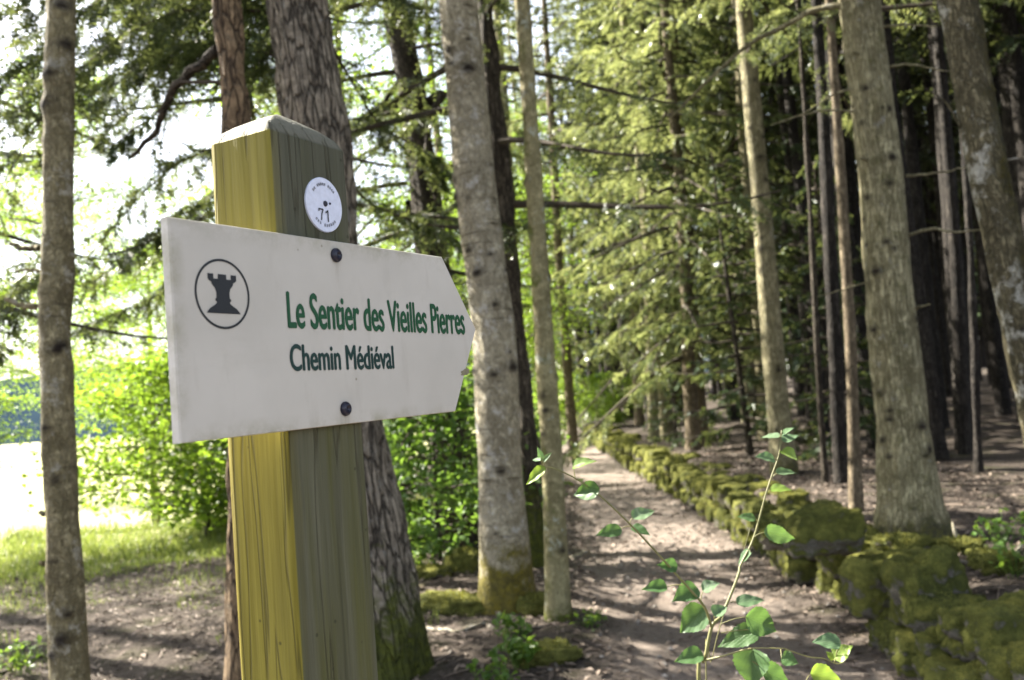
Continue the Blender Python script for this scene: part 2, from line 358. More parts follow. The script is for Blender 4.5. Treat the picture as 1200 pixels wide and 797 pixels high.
def spray_branch(mb, P, r0, wood=1, mat=0, dens=1.0, tw=0.45, K=8, nl=0.045, nw=0.010, start=0.15, sub=True, sides=5):
    """one conifer branch: tapering wood along P with hanging twigs of needles"""
    P = np.asarray(P, float); n = len(P); tube(mb, P, np.linspace(r0, r0 * 0.2, n), sides, wood)
    L = np.linalg.norm(np.diff(P, axis=0), axis=1).sum(); T, A, B = frames(P)
    M = max(4, int(L * 15 * dens)); t = np.sort(start + (1 - start) * rng.random(M)); ii = t * (n - 1); i0 = np.clip(ii.astype(int), 0, n - 2); fr = (ii - i0)[:, None]
    base = P[i0] * (1 - fr) + P[i0 + 1] * fr; tg = T[i0]
    sd = nrm(np.cross(tg, np.array([0, 0, 1.0]))) * rng.choice([-1, 1], M)[:, None]
    d = nrm(tg * rng.uniform(0.3, 1.0, (M, 1)) + sd * rng.uniform(0.5, 1.0, (M, 1)) + np.array([0, 0, -1]) * rng.uniform(-0.15, 0.6, (M, 1)))
    ln = tw * (1 - 0.6 * t) * rng.uniform(0.5, 1.2, M) * min(1, 0.35 + L / 2.5) + 0.06
    up = nrm(np.array([0, 0, 1.0]) + 0.6 * rng.normal(size=(M, 3)))
    needles(mb, base, d, up, ln, K, nl, nw, mat)
    if sub:
        k = 3; b2 = np.repeat(base, k, 0); d2_ = np.repeat(d, k, 0); l2 = np.repeat(ln, k); tt = rng.uniform(0.25, 0.85, len(b2))
        b2 = b2 + d2_ * (l2 * tt)[:, None]; b2[:, 2] -= 0.25 * l2 * tt ** 2
        s2 = nrm(np.cross(d2_, np.repeat(up, k, 0))) * rng.choice([-1, 1], len(b2))[:, None]
        d2 = nrm(d2_ * 0.8 + s2 * 0.7 + np.array([0, 0, -0.25]) + 0.2 * rng.normal(size=b2.shape))
        needles(mb, b2, d2, nrm(np.array([0, 0, 1.0]) + 0.5 * rng.normal(size=b2.shape)), l2 * rng.uniform(0.25, 0.55, len(b2)), max(4, K // 2), nl, nw, mat)
def conifer_crown(name, z0, z1, R, nb, needle_mat, K=8, nl=0.05, nw=0.011, dens=1.0, droop=0.35, seed=0, tw=0.5, bk='dark', sub=True):
    global rng
    keep = rng; rng = np.random.default_rng(seed); mb = MB()
    for i in range(nb):
        f = (i + rng.random()) / nb; z = z0 + (z1 - z0) * f ** 0.95
        L = R * (0.12 + 0.88 * (1 - f) ** 0.85) * rng.uniform(0.65, 1.12); a = i * 2.399 + rng.normal() * 0.25
        n = 9; s = np.linspace(0, 1, n); bend = rng.normal() * 0.15
        dr = droop * rng.uniform(0.5, 1.5) * (1 - 0.6 * f)
        zz = z + L * (0.25 * f * s - dr * s ** 1.4 + 0.12 * s ** 4)
        aa = a + bend * s
        P = np.stack([np.cos(aa) * L * s, np.sin(aa) * L * s, zz], -1)
        spray_branch(mb, P, 0.012 + 0.012 * L, 1, 0, dens, tw, K, nl, nw, 0.12, sub)
    rng = keep
    return mb.mesh(name, [needle_mat, BARK[bk]], False)
def leaf_quads(mb, C, size, mat=0, flat=0.5):
    """N separate leaves: folded pointed quads around centres C"""
    N = len(C); d = rng.normal(size=(N, 3)); d[:, 2] = d[:, 2] * 0.45 - 0.25; d = nrm(d)
    up = nrm(np.array([0, 0, 1.0]) * flat * 2 + rng.normal(size=(N, 3))); s = nrm(np.cross(d, up)); nn = np.cross(s, d)
    sz = (size * rng.uniform(0.55, 1.25, N))[:, None]
    b = C - d * sz * 0.5; tip = C + d * sz * 0.5 - nn * sz * 0.12; w = sz * rng.uniform(0.26, 0.36, (N, 1))
    V = np.stack([b, C - d * sz * 0.08 - s * w + nn * sz * 0.06, tip, C - d * sz * 0.08 + s * w + nn * sz * 0.06], 1).reshape(-1, 3)
    k = np.arange(N)[:, None] * 4
    mb.add(V, np.concatenate([k + [0, 1, 2], k + [0, 2, 3]]), mat, rnd=np.repeat(np.clip(rng.normal(0.45, 0.28, N), 0, 1), 4))
def leafy_crown(name, z0, z1, R, limbs, leaves, size, leaf_mat_, seed=0, bk='dark', clump=0.2, egg=0.55, thick=0.03, shape=None):
    global rng
    keep = rng; rng = np.random.default_rng(seed); mb = MB(); pts = []
    for i in range(limbs):
        f = (i + rng.random()) / limbs; zb = z0 + (z1 - z0) * f * 0.72; a = i * 2.399 + rng.normal() * 0.3
        prof = math.sin(math.pi * min(0.98, 0.18 + 0.8 * f)) ** egg
        L = R * prof * rng.uniform(0.7, 1.1); rise = (z1 - z0) * 0.16 * rng.uniform(0.2, 1.3) + 0.25 * L * f
        s = np.linspace(0, 1, 7)
        P = np.stack([np.cos(a + 0.3 * s * rng.normal()) * L * s, np.sin(a + 0.3 * s * rng.normal()) * L * s, zb + rise * s ** 0.8 - 0.12 * L * s ** 2], -1)
        tube(mb, P, np.linspace(thick * (1.1 - 0.6 * f), 0.004, 7), 5, 1)
        for j in range(9):
            u = rng.uniform(0.25, 1.0); q = P[int(u * 6)] * 1.0; l2 = L * rng.uniform(0.18, 0.42)
            dd = nrm(np.array([[math.cos(a), math.sin(a), 0]]) * 0.6 + rng.normal(size=(1, 3)) * [1, 1, 0.45])[0]
            Q = np.stack([q + dd * l2 * v + np.array([0, 0, -0.1 * l2 * v * v]) for v in (0, 0.5, 1)])
            tube(mb, Q, np.array([0.008, 0.005, 0.002]), 4, 1); pts += [Q[0] * (1 - v) + Q[2] * v for v in (0.3, 0.55, 0.8, 1.0)]
    pts = np.array(pts); c = pts[rng.integers(0, len(pts), leaves)] + rng.normal(size=(leaves, 3)) * np.array([clump, clump, clump * 0.55])
    leaf_quads(mb, c, size, 0); rng = keep
    return mb.mesh(name, [leaf_mat_, BARK[bk]], False)

CONE_A = [conifer_crown('spruce_crown', 2.6, 13.0, 2.6, 46, NEEDLE, seed=21, dens=0.9), conifer_crown('spruce_crown', 2.9, 12.0, 2.3, 42, NEEDLE, seed=22, dens=0.9)]
CONE_F = [conifer_crown('fir_crown', 5.2, 15.0, 2.3, 40, NEEDLE_L, seed=23, dens=0.8, droop=0.3), conifer_crown('fir_crown', 6.0, 16.0, 2.2, 38, NEEDLE_L, seed=24, dens=0.8)]
CONE_R = [conifer_crown('fir_crown', 5.2, 16.0, 2.9, 60, NEEDLE, seed=27, dens=1.0, droop=0.3), conifer_crown('fir_crown', 5.8, 17.0, 2.8, 58, NEEDLE, seed=28, dens=1.0)]  # wider, denser crowns, shaped to throw more shade on the right-hand ground
CONE_M = [conifer_crown('hanging_spruce_crown', 1.5, 15.0, 2.5, 100, NEEDLE_L, seed=25, dens=0.8, droop=0.55, nl=0.065, nw=0.016, K=7),
          conifer_crown('hanging_spruce_crown', 2.5, 16.0, 2.4, 95, NEEDLE, seed=26, dens=0.8, droop=0.5, nl=0.065, nw=0.016, K=7)]
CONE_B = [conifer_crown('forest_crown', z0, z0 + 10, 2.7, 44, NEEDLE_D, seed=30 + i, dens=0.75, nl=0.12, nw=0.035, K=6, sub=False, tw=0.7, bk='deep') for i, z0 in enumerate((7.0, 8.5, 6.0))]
YOUNG = [conifer_crown('young_spruce_crown', 0.25, 3.4, 1.0, 46, NEEDLE, seed=41, dens=1.1, droop=0.2, nl=0.05, nw=0.013, K=7, tw=0.32)]
BEECH = [leafy_crown('beech_crown', 1.3, 9.5, 3.2, 30, 26000, 0.08, LEAF, seed=51, clump=0.26), leafy_crown('beech_crown', 2.2, 11.0, 3.0, 28, 22000, 0.085, LEAF, seed=52, clump=0.24)]
SHRUB = [leafy_crown('shrub_crown', 0.1, 2.1, 1.35, 24, 10000, 0.07, LEAF, seed=53, clump=0.13, thick=0.014), leafy_crown('hazel_crown', 0.1, 1.9, 1.1, 20, 3800, 0.085, LEAF_M, seed=54, clump=0.12, thick=0.012)]

# ------------------------------------------------------------------ trunks
def trunk_mesh(name, P, R, mat, z0, ns=40, ds=0.03, rough=0.02, ridges=9.0, flare=0.12, mossh=0.0, moss_side=None, moss_amt=0.0, scars=0, seed=0, top=None, lumps=0.03):
    """P: centreline (world, relative to base), R: radii; rings displaced by bark noise and root flare"""
    r_ = np.random.default_rng(seed); P = np.asarray(P, float); R = np.asarray(R, float)
    L = np.linalg.norm(np.diff(P, axis=0), axis=1); s = np.concatenate([[0], np.cumsum(L)])
    S = [0.0]
    while S[-1] < s[-1]:
        S.append(S[-1] + (ds if S[-1] < (top or 5) else 0.3))
    S = np.array(S); S[-1] = s[-1]
    C = np.stack([np.interp(S, s, P[:, i]) for i in range(3)], -1); rad = np.interp(S, s, R)
    k = np.exp(-np.linspace(-2, 2, 9) ** 2); k /= k.sum()      # soften kinks
    Cp = np.vstack([C[:1]] * 4 + [C] + [C[-1:]] * 4)
    C2 = np.stack([np.convolve(Cp[:, i], k, 'valid') for i in range(3)], -1); C = C2
    n = len(S); a = np.arange(ns) * 2 * math.pi / ns
    T, A, B = frames(C); A = nrm(np.cross(np.array([0, 1.0, 0]) + 0 * T, T)); B = np.cross(T, A)
    ca, sn = np.cos(a), np.sin(a)
    bc = np.stack([np.broadcast_to(ca, (n, ns)) * rad[:, None], np.broadcast_to(sn, (n, ns)) * rad[:, None], np.broadcast_to(S[:, None], (n, ns))], -1).reshape(-1, 3)
    rr = np.repeat(rad, ns); ss = np.repeat(S, ns); aa = np.tile(a, n); zz = np.repeat(C[:, 2], ns)
    ph = r_.random() * 6
    lob = 0.5 + 0.5 * np.cos(aa * 5 + ph + 0.6 * np.sin(aa * 2 + ph))
    disp = rr * flare * np.exp(-ss / (0.10 + 1.0 * R[0])) * (0.55 + 0.75 * lob)
    disp += rr * lumps * 2 * fbm(bc * np.array([3, 3, 1.2]) + seed, 2, seed)
    disp += 1.5 * rough * (fbm(bc * ridges * np.array([1, 1, 0.25]) + seed, 3, seed + 3))
    sc = np.zeros(len(bc)); 
    for i in range(scars):
        s0 = r_.uniform(0.5, (top or 5) + 0.2); a0 = r_.uniform(0, 6.283); w = r_.uniform(0.012, 0.03) * (1.35 if r_.random() < 0.4 else 1)
        da = (aa - a0 + math.pi) % (2 * math.pi) - math.pi
        q = (da * rr / (w * 1.5)) ** 2 + ((ss - s0) / w) ** 2
        g = np.exp(-q); disp += g * w * 0.45; sc = np.maximum(sc, np.clip(g * 1.5 - 0.25, 0, 1))
        brow = np.exp(-(da * rr / (w * 3)) ** 2 - ((ss - s0 - w * 1.0 + (da * rr) ** 2 / (w * 5)) / (w * 0.5)) ** 2); sc = np.maximum(sc, 0.6 * brow)
    mo = np.zeros(len(bc))
    if mossh: mo = np.maximum(mo, np.clip(1.25 - ss / mossh, 0, 1))
    if moss_side is not None: mo = np.maximum(mo, moss_amt * (0.5 + 0.5 * np.cos(aa - moss_side)))
    V = np.repeat(C, ns, 0) + (np.tile(ca, n) * (rr + disp))[:, None] * np.repeat(A, ns, 0) + (np.tile(sn, n) * (rr + disp))[:, None] * np.repeat(B, ns, 0)
    i = np.arange(n - 1)[:, None] * ns; j = np.arange(ns)[None]; k = (j + 1) % ns
    mb = MB(); mb.add(V, np.stack([i + j, i + k, i + ns + k, i + ns + j], -1).reshape(-1, 4), 0, bc=bc, scar=sc, moss=mo)
    return mb.mesh(name, mat)

def trunk_from_pixels(pix, Y, zb, height):
    """pixel centreline (px, py, width) at depth Y -> world points from the ground up to `height`, base point"""
    W_ = np.array([at(p[0], p[1], Y) for p in pix]); R = np.array([0.95 * p[2] * Y / F_PX / 2 * math.cos(math.atan((p[0] - 600) / F_PX)) for p in pix])
    o = np.argsort(W_[:, 2]); W_ = W_[o]; R = R[o]
    lo, hi = W_[0], W_[-1]
    if lo[2] > zb:
        dl = (W_[0] - W_[1]) / max(1e-6, W_[1][2] - W_[0][2]); b = lo + dl * (lo[2] - zb); b[0] = lo[0] + np.clip(b[0] - lo[0], -0.25, 0.25); b[2] = zb - 0.05
        W_ = np.vstack([b, W_]); R = np.concatenate([[R[0] * 1.03], R])
    sl = (hi - W_[1]) / max(1e-6, hi[2] - W_[1][2]); sl[:2] *= 0.8
    z = np.linspace(hi[2], height, 6)[1:]
    ext = np.array([hi + sl * (q - hi[2]) * (1 - 0.4 * (q - hi[2]) / (height - hi[2])) for q in z]); ext[:, 2] = z
    rt = R[-1] * (1 - 0.93 * (z - hi[2]) / (height - hi[2]))
    return np.vstack([W_, ext]), np.concatenate([R, rt])

TREES = {}
def tree(key, name, label, pix, Y, mat, height=15, crown=None, group=None, crown_rot=0.0, crown_scale=1.0, **kw):
    Y = Y * YK; x0 = at(pix[-1][0], pix[-1][1], Y)[0]; zb = gz(x0, Y)
    P, R = trunk_from_pixels(pix, Y, zb, height)
    root = P[0].copy(); root[2] = zb
    t = thing(name, label, 'tree', tuple(root), group)
    link('trunk', trunk_mesh('trunk', P - root, R, BARK[mat], zb, **kw), t)
    if crown is not None:
        i = np.argmin(np.abs(P[:, 2] - 6)); c = link('crown', crown, t, (P[i][0] - root[0], P[i][1] - root[1], 0)); c.rotation_euler.z = crown_rot; c.scale = (crown_scale,) * 3
    TREES[key] = (t, root, P, R)
    return t
def branch(key, pts, Y, r0, mat='dark', name='branch', needle=None, dens=1.0, tw=0.4, dY=0.0, taper=0.3, n=14, K=8, nl=0.045, nw=0.01):
    """hand placed branch of a tree, through pixels at depth Y (dY: how much nearer/farther its tip is)"""
    t, root, TP, _ = TREES[key]; Y, dY = Y * YK, dY * YK
    W_ = np.array([at(p[0], p[1], Y + dY * i / max(1, len(pts) - 1)) for i, p in enumerate(pts)]) - root
    i = np.argmin(np.abs(TP[:, 2] - root[2] * 0 - (W_[0] + root)[2])); z_ = (W_[0] + root)[2]
    ax = np.array([np.interp(z_, TP[:, 2], TP[:, k]) for k in range(3)]) - root
    if np.linalg.norm(ax - W_[0]) > 0.22: W_ = np.vstack([ax + [0, 0, -0.05], W_])      # let it grow out of its own trunk
    P = spline(W_, n); jit = rng.normal(size=P.shape) * r0 * 0.25; jit[0] = 0; P = P + jit
    mb = MB()
    if needle is not None:
        spray_branch(mb, P, r0, 1, 0, dens, tw, K, nl, nw); return mb.obj(name, [needle, BARK[mat]], t, False)
    tube(mb, P, np.linspace(r0, r0 * taper, n), 8); me_attr(mb); return mb.obj(name, [BARK[mat]], t)
def me_attr(mb):
    mb.A['bc'] = [np.concatenate(mb.V)]

tree('T1', 'slim_tree', 'slim mottled grey trunk with broken twig stubs at the left meadow side', [(72, 0, 36), (68, 200, 37), (65, 400, 43), (73, 600, 44), (83, 797, 50), (86, 900, 54)], 5.0, 'mottled', 13, CONE_F[0],
     rough=0.005, ridges=14, scars=26, seed=1, moss_side=3.3, moss_amt=0.42, mossh=0.0, ns=48, ds=0.025, top=3.6)
for pts, r in (([(46, 262), (28, 257), (10, 256)], 0.006), ([(46, 291), (30, 291), (12, 285)], 0.016), ([(46, 318), (33, 316), (20, 318)], 0.008), ([(44, 361), (26, 358), (8, 351)], 0.017), ([(88, 172), (110, 160)], 0.004), ([(52, 603), (48, 600)], 0.012), ([(52, 661), (47, 659)], 0.013)):
    branch('T1', pts, 5.0, r, 'mottled', 'branch_stub', taper=0.6)
tree('T2', 'pine_tree', 'brown plated pine trunk half hidden behind the left side of the signpost', [(263, 0, 36), (278, 130, 38), (288, 400, 42), (290, 600, 48), (288, 797, 54)], 5.5, 'orange', 15, CONE_F[1],
     rough=0.011, ridges=12, seed=2, ns=56, ds=0.025, top=3.9, crown_rot=1.0)
branch('T2', [(255, 58), (228, 82), (205, 104), (188, 140), (175, 165), (152, 184)], 5.5, 0.030, 'dark', taper=0.35, dY=0.5)
branch('T2', [(208, 98), (188, 128), (158, 152), (115, 180)], 5.6, 0.012, 'dark', taper=0.3, needle=NEEDLE, dens=0.5, tw=0.16)
tree('T3', 'thick_tree', 'thick grey furrowed trunk rising right behind the signpost', [(348, 0, 78), (366, 130, 84), (378, 300, 88), (405, 500, 94), (428, 650, 100), (450, 797, 118)], 6.2, 'furrowed', 17, CONE_F[0],
     rough=0.016, ridges=14, seed=3, mossh=0.75, ns=80, ds=0.025, top=4.3, crown_rot=2.0, scars=8)
for key, pts, Y_, dY_, r_b, d_, tw_ in (('T3', [(330, 10), (225, 12), (145, 40), (92, 84)], 7.2, -0.8, 0.02, 1.7, 0.42), ('T3', [(325, 60), (245, 52), (175, 66), (112, 112)], 7.5, 0.6, 0.016, 1.6, 0.40), ('T3', [(330, -50), (215, -45), (120, -5), (58, 60)], 7.0, -1.0, 0.022, 1.7, 0.42),
        ('T3', [(330, 165), (235, 178), (172, 222), (118, 285)], 7.8, 0.8, 0.018, 1.6, 0.36), ('T3', [(330, 225), (236, 240), (180, 275), (104, 335)], 8.2, 0.6, 0.018, 1.6, 0.36), ('T3', [(335, 270), (245, 300), (182, 348), (96, 382)], 8.4, 1.2, 0.018, 1.5, 0.32),
        ('T3', [(420, -20), (470, 0), (520, 30), (560, 70)], 8.2, 1.2, 0.018, 1.5, 0.36), ('T3', [(415, 100), (450, 150), (500, 180), (540, 230)], 8.6, 1.2, 0.014, 1.5, 0.30), ('T3', [(425, 230), (465, 250), (505, 262), (545, 300)], 8.8, 1.0, 0.014, 1.5, 0.28),
        ('T1', [(60, 60), (22, 84), (-30, 150)], 6.0, 0.5, 0.012, 1.6, 0.32), ('T1', [(58, 120), (28, 170), (-15, 250)], 6.2, 0.6, 0.012, 1.6, 0.32), ('T1', [(62, -30), (20, 10), (-40, 50)], 6.0, 0.6, 0.012, 1.7, 0.34), ('T1', [(50, 320), (20, 350), (-20, 420)], 7.0, 1.0, 0.012, 1.5, 0.30)):
    branch(key, pts, Y_, r_b, 'dark', needle=NEEDLE, dens=d_, tw=tw_, dY=dY_)
for i in range(13):
    y0 = -90 + 14 * i; x1 = 95 + (i * 67) % 130
    branch('T3', [(335, y0), (270, y0 - 12 + (i * 13) % 20), ((270 + x1) / 2, y0 + 8), (x1, y0 + 55 + (i * 29) % 40)], 6.8 + 0.25 * ((i * 5) % 9), 0.014, 'dark', needle=NEEDLE, dens=1.9, tw=0.40, dY=-0.6 + 0.3 * (i % 5))
tree('T4', 'crooked_tree', 'dark crooked trunk with curved limbs behind the arrow sign', [(462, 0, 32), (480, 90, 34), (494, 190, 36), (508, 300, 42), (520, 420, 46), (530, 560, 50), (536, 640, 56)], 11.5, 'dark', 14, CONE_A[1],
     rough=0.012, ridges=10, seed=4, ns=32, ds=0.05, top=6, crown_rot=0.4)
branch('T4', [(500, 118), (470, 120), (440, 140), (408, 160), (385, 175)], 11.3, 0.085, 'dark', taper=0.45)
branch('T4', [(520, 110), (505, 140), (500, 175), (508, 230), (520, 260)], 11.2, 0.05, 'dark', taper=0.4)
branch('T4', [(482, 50), (468, 95), (440, 130), (415, 145)], 11.7, 0.04, 'dark', taper=0.4)
tree('T5', 'pale_tree', 'stout pale birch-like trunk with a mossy yellow foot beside the path', [(537, 0, 47), (555, 200, 50), (579, 400, 53), (586, 560, 55), (593, 690, 66), (594, 722, 72)], 7.57, 'pale', 17, CONE_F[1],
     rough=0.005, ridges=10, scars=70, seed=5, mossh=0.62, ns=64, ds=0.022, top=5.2, flare=0.10, crown_rot=3.0, lumps=0.02)
tree('T6', 'dark_tree', 'dark brown trunk standing right behind the stout pale trunk', [(567, 0, 20), (588, 200, 22), (606, 400, 23), (625, 560, 24), (632, 655, 28)], 9.6, 'dark', 15, CONE_A[0],
     rough=0.01, ridges=12, seed=6, ns=32, ds=0.04, top=5.5, mossh=0.9, crown_rot=2.2)
tree('T7', 'slim_pale_tree', 'slim pale greenish trunk at the left edge of the path', [(612, 0, 19), (625, 200, 21), (638, 400, 25), (648, 560, 27), (654, 700, 31), (655, 738, 36)], 7.02, 'slim', 14, CONE_F[0],
     rough=0.003, ridges=16, scars=26, seed=7, mossh=0.2, moss_side=3.4, moss_amt=0.45, ns=40, ds=0.03, top=5, crown_rot=4.0, flare=0.08)
tree('T8', 'spruce_tree', 'dark spruce trunk among the sunlit hanging sprays at the far end of the wall', [(785, 0, 14), (795, 150, 17), (802, 250, 18), (812, 400, 21), (822, 530, 24)], 19.5, 'brown', 17, CONE_M[0],
     rough=0.01, seed=8, ns=20, ds=0.12, top=9)
tree('T9', 'pale_fir_tree', 'straight pale fir trunk with dark knots behind the wall, left of the thick fir', [(871, 0, 21), (889, 200, 24), (904, 390, 27), (914, 500, 30), (919, 545, 34)], 12.6, 'fir', 18, CONE_R[1],
     rough=0.004, scars=90, seed=9, ns=40, ds=0.04, top=7, crown_rot=5, mossh=0.3, moss_side=1.2, moss_amt=0.35)
tree('T10', 'thin_tree', 'very thin reddish trunk just left of the thick fir', [(968, -40, 10), (974, 30, 11), (985, 200, 12), (997, 400, 14), (1003, 575, 17)], 9.3, 'brown', 11, CONE_F[0],
     rough=0.003, seed=10, ns=20, ds=0.05, top=6, crown_rot=1.4, crown_scale=0.75)
tree('T11', 'thick_fir_tree', 'thickest pale fir trunk with rows of dark knots behind the mossy wall', [(1006, 0, 52), (1031, 200, 57), (1046, 390, 61), (1058, 500, 64), (1066, 590, 76), (1067, 606, 84)], 7.75, 'fir', 19, CONE_F[1],
     rough=0.006, ridges=15, scars=95, seed=11, ns=72, ds=0.022, top=5.4, flare=0.14, mossh=0.28, moss_side=4.6, moss_amt=0.40, crown_rot=2.6)
branch('T11', [(990, 6), (962, 9), (925, 28), (880, 50), (845, 82), (812, 112), (783, 140)], 7.75, 0.026, 'fir', dY=0.8, taper=0.3)
for pts, r in (([(1028, 32), (1060, 29), (1098, 31)], 0.012), ([(1040, 78), (1070, 76), (1112, 84)], 0.012), ([(1062, 206), (1095, 203), (1134, 196)], 0.012), ([(1062, 276), (1090, 268), (1118, 272), (1150, 268)], 0.014), ([(1070, 362), (1090, 356)], 0.012),
               ([(1014, 100), (975, 112), (938, 136)], 0.009), ([(1016, 132), (960, 130), (905, 146)], 0.011), ([(1018, 330), (985, 340), (958, 348)], 0.008), ([(1020, 190), (1006, 184)], 0.014), ([(1008, 66), (1000, 60)], 0.014)):
    branch('T11', pts, 7.75, r, 'fir', taper=0.35, dY=-0.3)
tree('T12', 'leaning_tree', 'leaning trunk blotched with white lichen and dark moss at the right edge', [(1100, -110, 46), (1122, 0, 49), (1157, 200, 52), (1200, 390, 54), (1236, 560, 56), (1258, 680, 66)], 5.7, 'lichen', 13, CONE_F[0],
     rough=0.007, ridges=16, seed=12, moss_side=0.0, moss_amt=0.85, scars=14, ns=56, ds=0.025, top=4.2, crown_rot=0.7)
branch('T12', [(1128, 152), (1108, 120), (1085, 105)], 5.7, 0.008, 'lichen'); branch('T12', [(1165, 188), (1190, 186), (1215, 183)], 5.7, 0.008, 'lichen')
for k, (nm, lb, pix, Y, mt) in enumerate((
    ('thin_tree', 'thin grey pole-like trunk between the pale fir and the reddish thin trunk', [(950, 250, 7), (958, 420, 8), (968, 578, 9)], 11.5, 'dark'),
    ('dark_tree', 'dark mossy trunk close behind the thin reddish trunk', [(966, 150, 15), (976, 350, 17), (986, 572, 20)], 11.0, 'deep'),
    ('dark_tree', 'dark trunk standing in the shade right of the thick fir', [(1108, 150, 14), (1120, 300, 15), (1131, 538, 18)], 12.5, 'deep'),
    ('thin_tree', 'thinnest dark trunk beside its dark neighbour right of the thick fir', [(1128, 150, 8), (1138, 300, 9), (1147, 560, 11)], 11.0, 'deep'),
    ('dark_tree', 'brown sunlit trunk far down the path past the slim pale trunk', [(644, 100, 9), (655, 300, 10), (668, 470, 12)], 24.0, 'brown'),
    ('dark_tree', 'grey trunk far down the path seen between hanging spruce sprays', [(755, 150, 11), (760, 330, 12), (766, 490, 14)], 22.0, 'fir'))):
    tree('X%d' % k, nm, lb, pix, Y, mt, 15, CONE_B[k % 3] if k in (2, 3) else CONE_F[k % 2], rough=0.006, ns=18, ds=0.1, top=8, seed=60 + k, crown_rot=k * 1.1)

# ------------------------------------------------------------------ other trees and shrubs: built once, copied in loops
def simple_trunk(height, r, mat, seed, lean=0.02, ns=14):
    z = np.linspace(-0.1, height, 14); r_ = np.random.default_rng(seed)
    P = np.stack([lean * z * r_.normal() + 0.03 * np.sin(z * 0.8 + seed), lean * z * r_.normal() + 0.03 * np.cos(z * 0.7), z], -1)
    return trunk_mesh('trunk', P, r * (1 - 0.9 * (z / height)) + 0.004, BARK[mat], 0, ns=ns, ds=0.25, rough=r * 0.06, ridges=9, seed=seed, top=9)
def copy_tree(o):
    c = o.copy(); COL.objects.link(c)
    for ch in list(o.children):
        d = ch.copy(); COL.objects.link(d); d.parent = c
    return c
def proto(name, label, cat, trunk, crown, group=None):
    t = thing(name, label, cat, (0, 0, 0), group); link('trunk' if cat == 'tree' else 'stem', trunk, t); link('crown' if cat == 'tree' else 'foliage', crown, t); return t
def scatter(protos, spots, labels=None, used=None):
    used = set() if used is None else used
    for i, (x, y, rot, s, k) in enumerate(spots):
        x, y = x * XK, y * YK
        o = protos[k]
        if k in used: o = copy_tree(o)
        used.add(k)
        o.location = (x, y, gz(x, y)); o.rotation_euler = (0, 0, rot); o.scale = (s, s, s)
        if labels: o['label'] = labels[i]

# deep dark forest on the right
DG = 'dark spruces deep in the forest'; DL = 'slim dark spruce among the crowded trunks deep in the shaded forest'
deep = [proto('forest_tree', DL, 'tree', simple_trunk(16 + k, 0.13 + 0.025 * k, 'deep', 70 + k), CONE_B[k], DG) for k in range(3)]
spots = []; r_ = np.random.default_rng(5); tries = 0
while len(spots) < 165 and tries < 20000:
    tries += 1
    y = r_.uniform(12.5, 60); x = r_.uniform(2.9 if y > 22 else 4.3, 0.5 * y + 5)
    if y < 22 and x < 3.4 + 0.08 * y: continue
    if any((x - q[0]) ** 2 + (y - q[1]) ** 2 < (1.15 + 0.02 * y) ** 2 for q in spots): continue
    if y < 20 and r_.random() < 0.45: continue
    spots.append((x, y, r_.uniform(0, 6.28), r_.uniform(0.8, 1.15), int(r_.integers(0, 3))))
for i in range(16):  # unseen trees right of the frame, added to shade out the sky there
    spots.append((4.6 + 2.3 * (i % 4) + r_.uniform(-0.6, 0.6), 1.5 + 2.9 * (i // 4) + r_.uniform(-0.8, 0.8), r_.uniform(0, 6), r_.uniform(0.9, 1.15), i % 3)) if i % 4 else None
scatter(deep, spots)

# spruces whose hanging sprays fill the middle and the upper left
mid = [proto('spruce_tree', '', 'tree', simple_trunk(16, 0.13, 'brown', 80), CONE_M[0], 'spruces along the path'), proto('spruce_tree', '', 'tree', simple_trunk(17, 0.17, 'fir', 81), CONE_M[1], 'spruces along the path')]
ML = [(2.85, 18.2, 0.5, 0.95, 0, 'tall spruce with pale sunlit hanging sprays in the middle of the wood'), (3.0, 22.5, 2.0, 1.0, 1, 'tall spruce with dark green drooping sprays behind the sunlit spruce'),
      (0.2, 27.0, 4.0, 1.05, 1, 'spruce left of the far path end seen past the slim pale trunk'), (3.3, 30.0, 1.0, 1.1, 0, 'spruce at the far end of the mossy wall'),
      (1.0, 39.0, 3.1, 1.15, 0, 'farthest spruce closing the end of the path'), (4.1, 18.5, 5.2, 0.9, 1, 'spruce with dark branches left of the pale fir trunk'),
      (-1.6, 33.0, 2.6, 1.1, 1, 'distant spruce left of the path behind the pale trunks'), (5.2, 25.0, 0.2, 1.0, 1, 'spruce between the pale fir and the dark forest')]
scatter(mid, [q[:5] for q in ML], [q[5] for q in ML])
left = [proto('spruce_tree', '', 'tree', simple_trunk(14, 0.14, 'dark', 82), CONE_A[0], 'spruces at the meadow edge'), proto('spruce_tree', '', 'tree', simple_trunk(13, 0.14, 'dark', 83), CONE_A[1], 'spruces at the meadow edge')]
LL = [(-5.0, 8.6, 0.3, 1.0, 0, 'spruce with drooping dark branches at the far left edge'), (-2.3, 10.0, 1.3, 1.0, 1, 'spruce whose dark sprays hang behind the top of the signpost'), (-10.5, 14.0, 3.3, 1.05, 0, 'spruce farther out by the meadow on the left')]
scatter(left, [q[:5] for q in LL], [q[5] for q in LL])
young = [proto('young_spruce', '', 'tree', simple_trunk(3.5, 0.035, 'dark', 84), YOUNG[0], 'young spruces behind the wall')]
YL = [(3.15, 15.4, 0, 1.3, 0, 'dense dark green young spruce behind the wall left of the pale fir'), (2.9, 20.5, 2, 0.8, 0, 'small young spruce farther along the mossy wall'), (4.0, 14.0, 4, 1.15, 0, 'young spruce in the gap between the two pale firs')]
scatter(young, [q[:5] for q in YL], [q[5] for q in YL])
